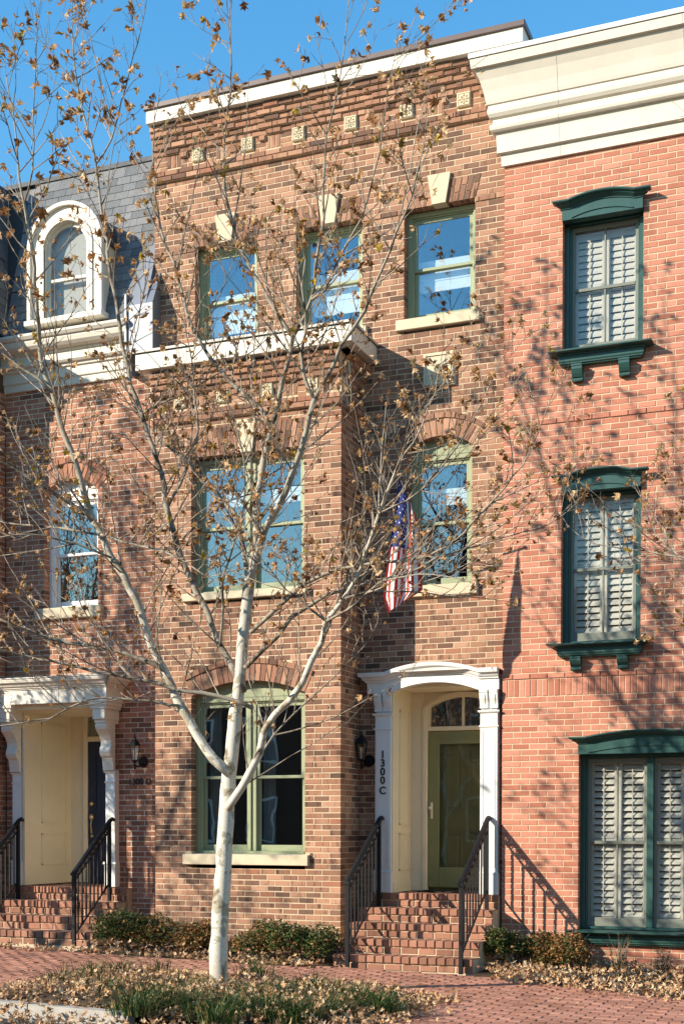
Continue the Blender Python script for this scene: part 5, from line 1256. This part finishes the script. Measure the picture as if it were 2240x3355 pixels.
def weed(x,y,h,label,n=26):
    z=gz(x)+.0; th=empty('weed',(x,y,z),label,'weed','weeds by the right-hand house'); rs=random.Random(int(x*99)); mb=MB(); lv=MB()
    for i in range(n):
        a=rs.uniform(0,6.28); r=rs.uniform(.02,.16); t=Vector((x+math.cos(a)*r,min(-.05,y+math.sin(a)*r*.6),z+h*rs.uniform(.4,1))); b=Vector((x+rs.uniform(-.05,.05),y,z-.02)); m=b.lerp(t,.55)+Vector((rs.uniform(-.02,.02),0,.03)); mb.tube([b,m,t],[.003,.002,.001],4)
        for k in range(9):
            q=b.lerp(t,rs.uniform(.15,1)); s=rs.uniform(.012,.024); M4=rot_of(rs.uniform(-1.2,1.2),rs.uniform(-1,1),rs.uniform(0,6.28),s,q); lv.add([M4@Vector(w_) for w_ in ((0,-1,0),(.45,0,.15),(0,1,0),(-.45,0,.15))],[(0,1,2,3)],rs.random())
    mb.build('stems',MAT['twig'],th,kind='stuff'); lv.build('leaves',MAT['sh_mixed'],th,kind='stuff')
weed(1.18,-.62,.40,'thin weed in the leaves right of the brown shrub'); weed(1.52,-.75,.52,'tall straggly weed against brick under the green sill',34); weed(1.98,-.70,.36,'small weed near the right edge of the picture',22)

# ------------------------------------------------------------------ fallen leaves
RL=random.Random(3); lit=MB()
def drop(x,y,z,s0=.045,s1=.092,tilt=.8):
    g=RL.randrange(len(FLAT)); M4=rot_of(RL.gauss(0,tilt),RL.gauss(0,tilt),RL.uniform(0,6.28),RL.uniform(s0,s1),(x,y,z)); lit.add([M4@Vector(q) for q in FLAT[g][0]],FLAT[g][1],RL.random())
def build_litter(name,label):
    global lit
    o=lit.build(name,MAT['fallenn']); tag(o,label,'leaves',kind='stuff'); lit=MB(); return o
for i in range(3300):
    x=RL.uniform(-3.55,.42); y=RL.uniform(-5.62,-3.15); drop(x,y,gz(x)+bedz(x,y)+RL.uniform(-.01,.05))
for i in range(260):
    x=RL.gauss(.35,.16); y=RL.uniform(-5.3,-3.4); drop(x,y,gz(x)+RL.uniform(.01,.05))
for i in range(900):
    x=RL.uniform(-3.3,.4); y=RL.uniform(-5.75,-5.2); drop(x,y,gz(x)+RL.uniform(-.03,.05))
build_litter('fallen_leaves','tan fallen leaves covering the planting bed round the tree')
for i in range(3600):
    x=RL.uniform(.06,5.2); lo=-1.80-.36*(x-.3)+RL.gauss(0,.14); y=RL.uniform(max(lo,-2.9),-.04)
    if x<.35 and y<-1.3: continue
    f=(y-lo)/(-.04-lo); drop(x,y,gz(x)+.02+.06*max(0,min(1,f))+RL.uniform(-.01,.05))
build_litter('fallen_leaves','drift of tan fallen leaves along the foot of the right-hand house')
for i in range(620):
    x=RL.uniform(-6.9,-1.68); y=-1.62+RL.gauss(0,.11)+(.10 if x>-5 else -.02)
    if x<-5 and y>-1.12: continue
    drop(x,y,gz(x)+RL.uniform(.005,.05))
for i in range(380):
    x=RL.uniform(-4.9,-1.75); y=RL.uniform(-1.55,-.75); drop(x,y,gz(x)+.05+RL.uniform(0,.10))
build_litter('fallen_leaves','line of fallen leaves under the shrubs and left-hand steps')
for i in range(1500):
    x=RL.uniform(-4.6,1.6); y=-5.82-abs(RL.gauss(0,.5)); drop(x,y,gz(x)-.08+RL.uniform(0,.06)+max(0,.09*(y+6.2)))
build_litter('fallen_leaves','fallen leaves lying in the gutter at the bottom edge')
FM_=[leaf_mesh(g,MAT['fallen1']) for g in FLAT]
loose=[(1745,3290),(2035,3303),(1490,3208),(1305,3263),(1380,3338),(1960,3352),(1710,3265),(1120,3262),(210,3155),(95,3190),(60,3215),(370,3140),(480,3155),(1660,3262),(1830,3275),(1430,3225),(1600,3330),(640,3172),(1190,3222),(2150,3315),(1885,3290),(150,3165),(300,3160)]
for u,v in loose:
    q=ray(u,v); t=(gz(1.0 if u>1200 else -3.5)-CAM.z)/q.z; p=CAM+q*t; o=bpy.data.objects.new('fallen_leaf',RL.choice(FM_)); COL.objects.link(o)
    o.matrix_world=rot_of(RL.gauss(0,.25),RL.gauss(0,.25),RL.uniform(0,6.28),RL.uniform(.055,.09),(p.x,p.y,gz(p.x)+.012)); tag(o,'dry leaf lying loose on the pavement left of the tree trunk' if u<700 else ('dry leaf lying loose on the pavement in front of the middle steps' if u<1500 else 'dry leaf lying loose on the pavement before the right-hand leaf drift'),'leaf','loose leaves left of the trunk' if u<700 else ('loose leaves before the middle steps' if u<1500 else 'loose leaves before the leaf drift'))

# ------------------------------------------------------------------ houses across the street (seen in the window reflections)
for i,(x0,x1,h,c) in enumerate(((-30,-19,8.9,'D'),(-19,-9.5,9.2,'C'),(-9.5,0,8.8,'R'),(0,9,9.0,'D'))):
    y0=-27.0; H=empty('row_house',((x0+x1)/2,y0,0),['brick house across the street, first on the left','brick house across the street, second from the left','brick house across the street, third from the left','brick house across the street, last on the right'][i],'house','houses across the street')
    MB().box(x0+.02,x1-.02,y0-8,y0,-.3,h).build('wall',MAT[c+'n'],H); MB().box(x0-.05,x1+.05,y0-8,y0+.25,h,h+.35).build('roof',MAT['corn'],H)
    nw=4
    for f in range(2):
        for k in range(nw):
            xa=x0+(x1-x0)*(k+.3)/nw; wdt=(x1-x0)/nw*.42; za=1.1+f*2.75
            wn=MB().box(xa,xa+wdt,y0,y0+.06,za,za+1.55).build('window',MAT['white'],H); MB().box(xa+.07,xa+wdt-.07,y0+.06,y0+.065,za+.07,za+1.48).build('pane',MAT['navy'],wn)
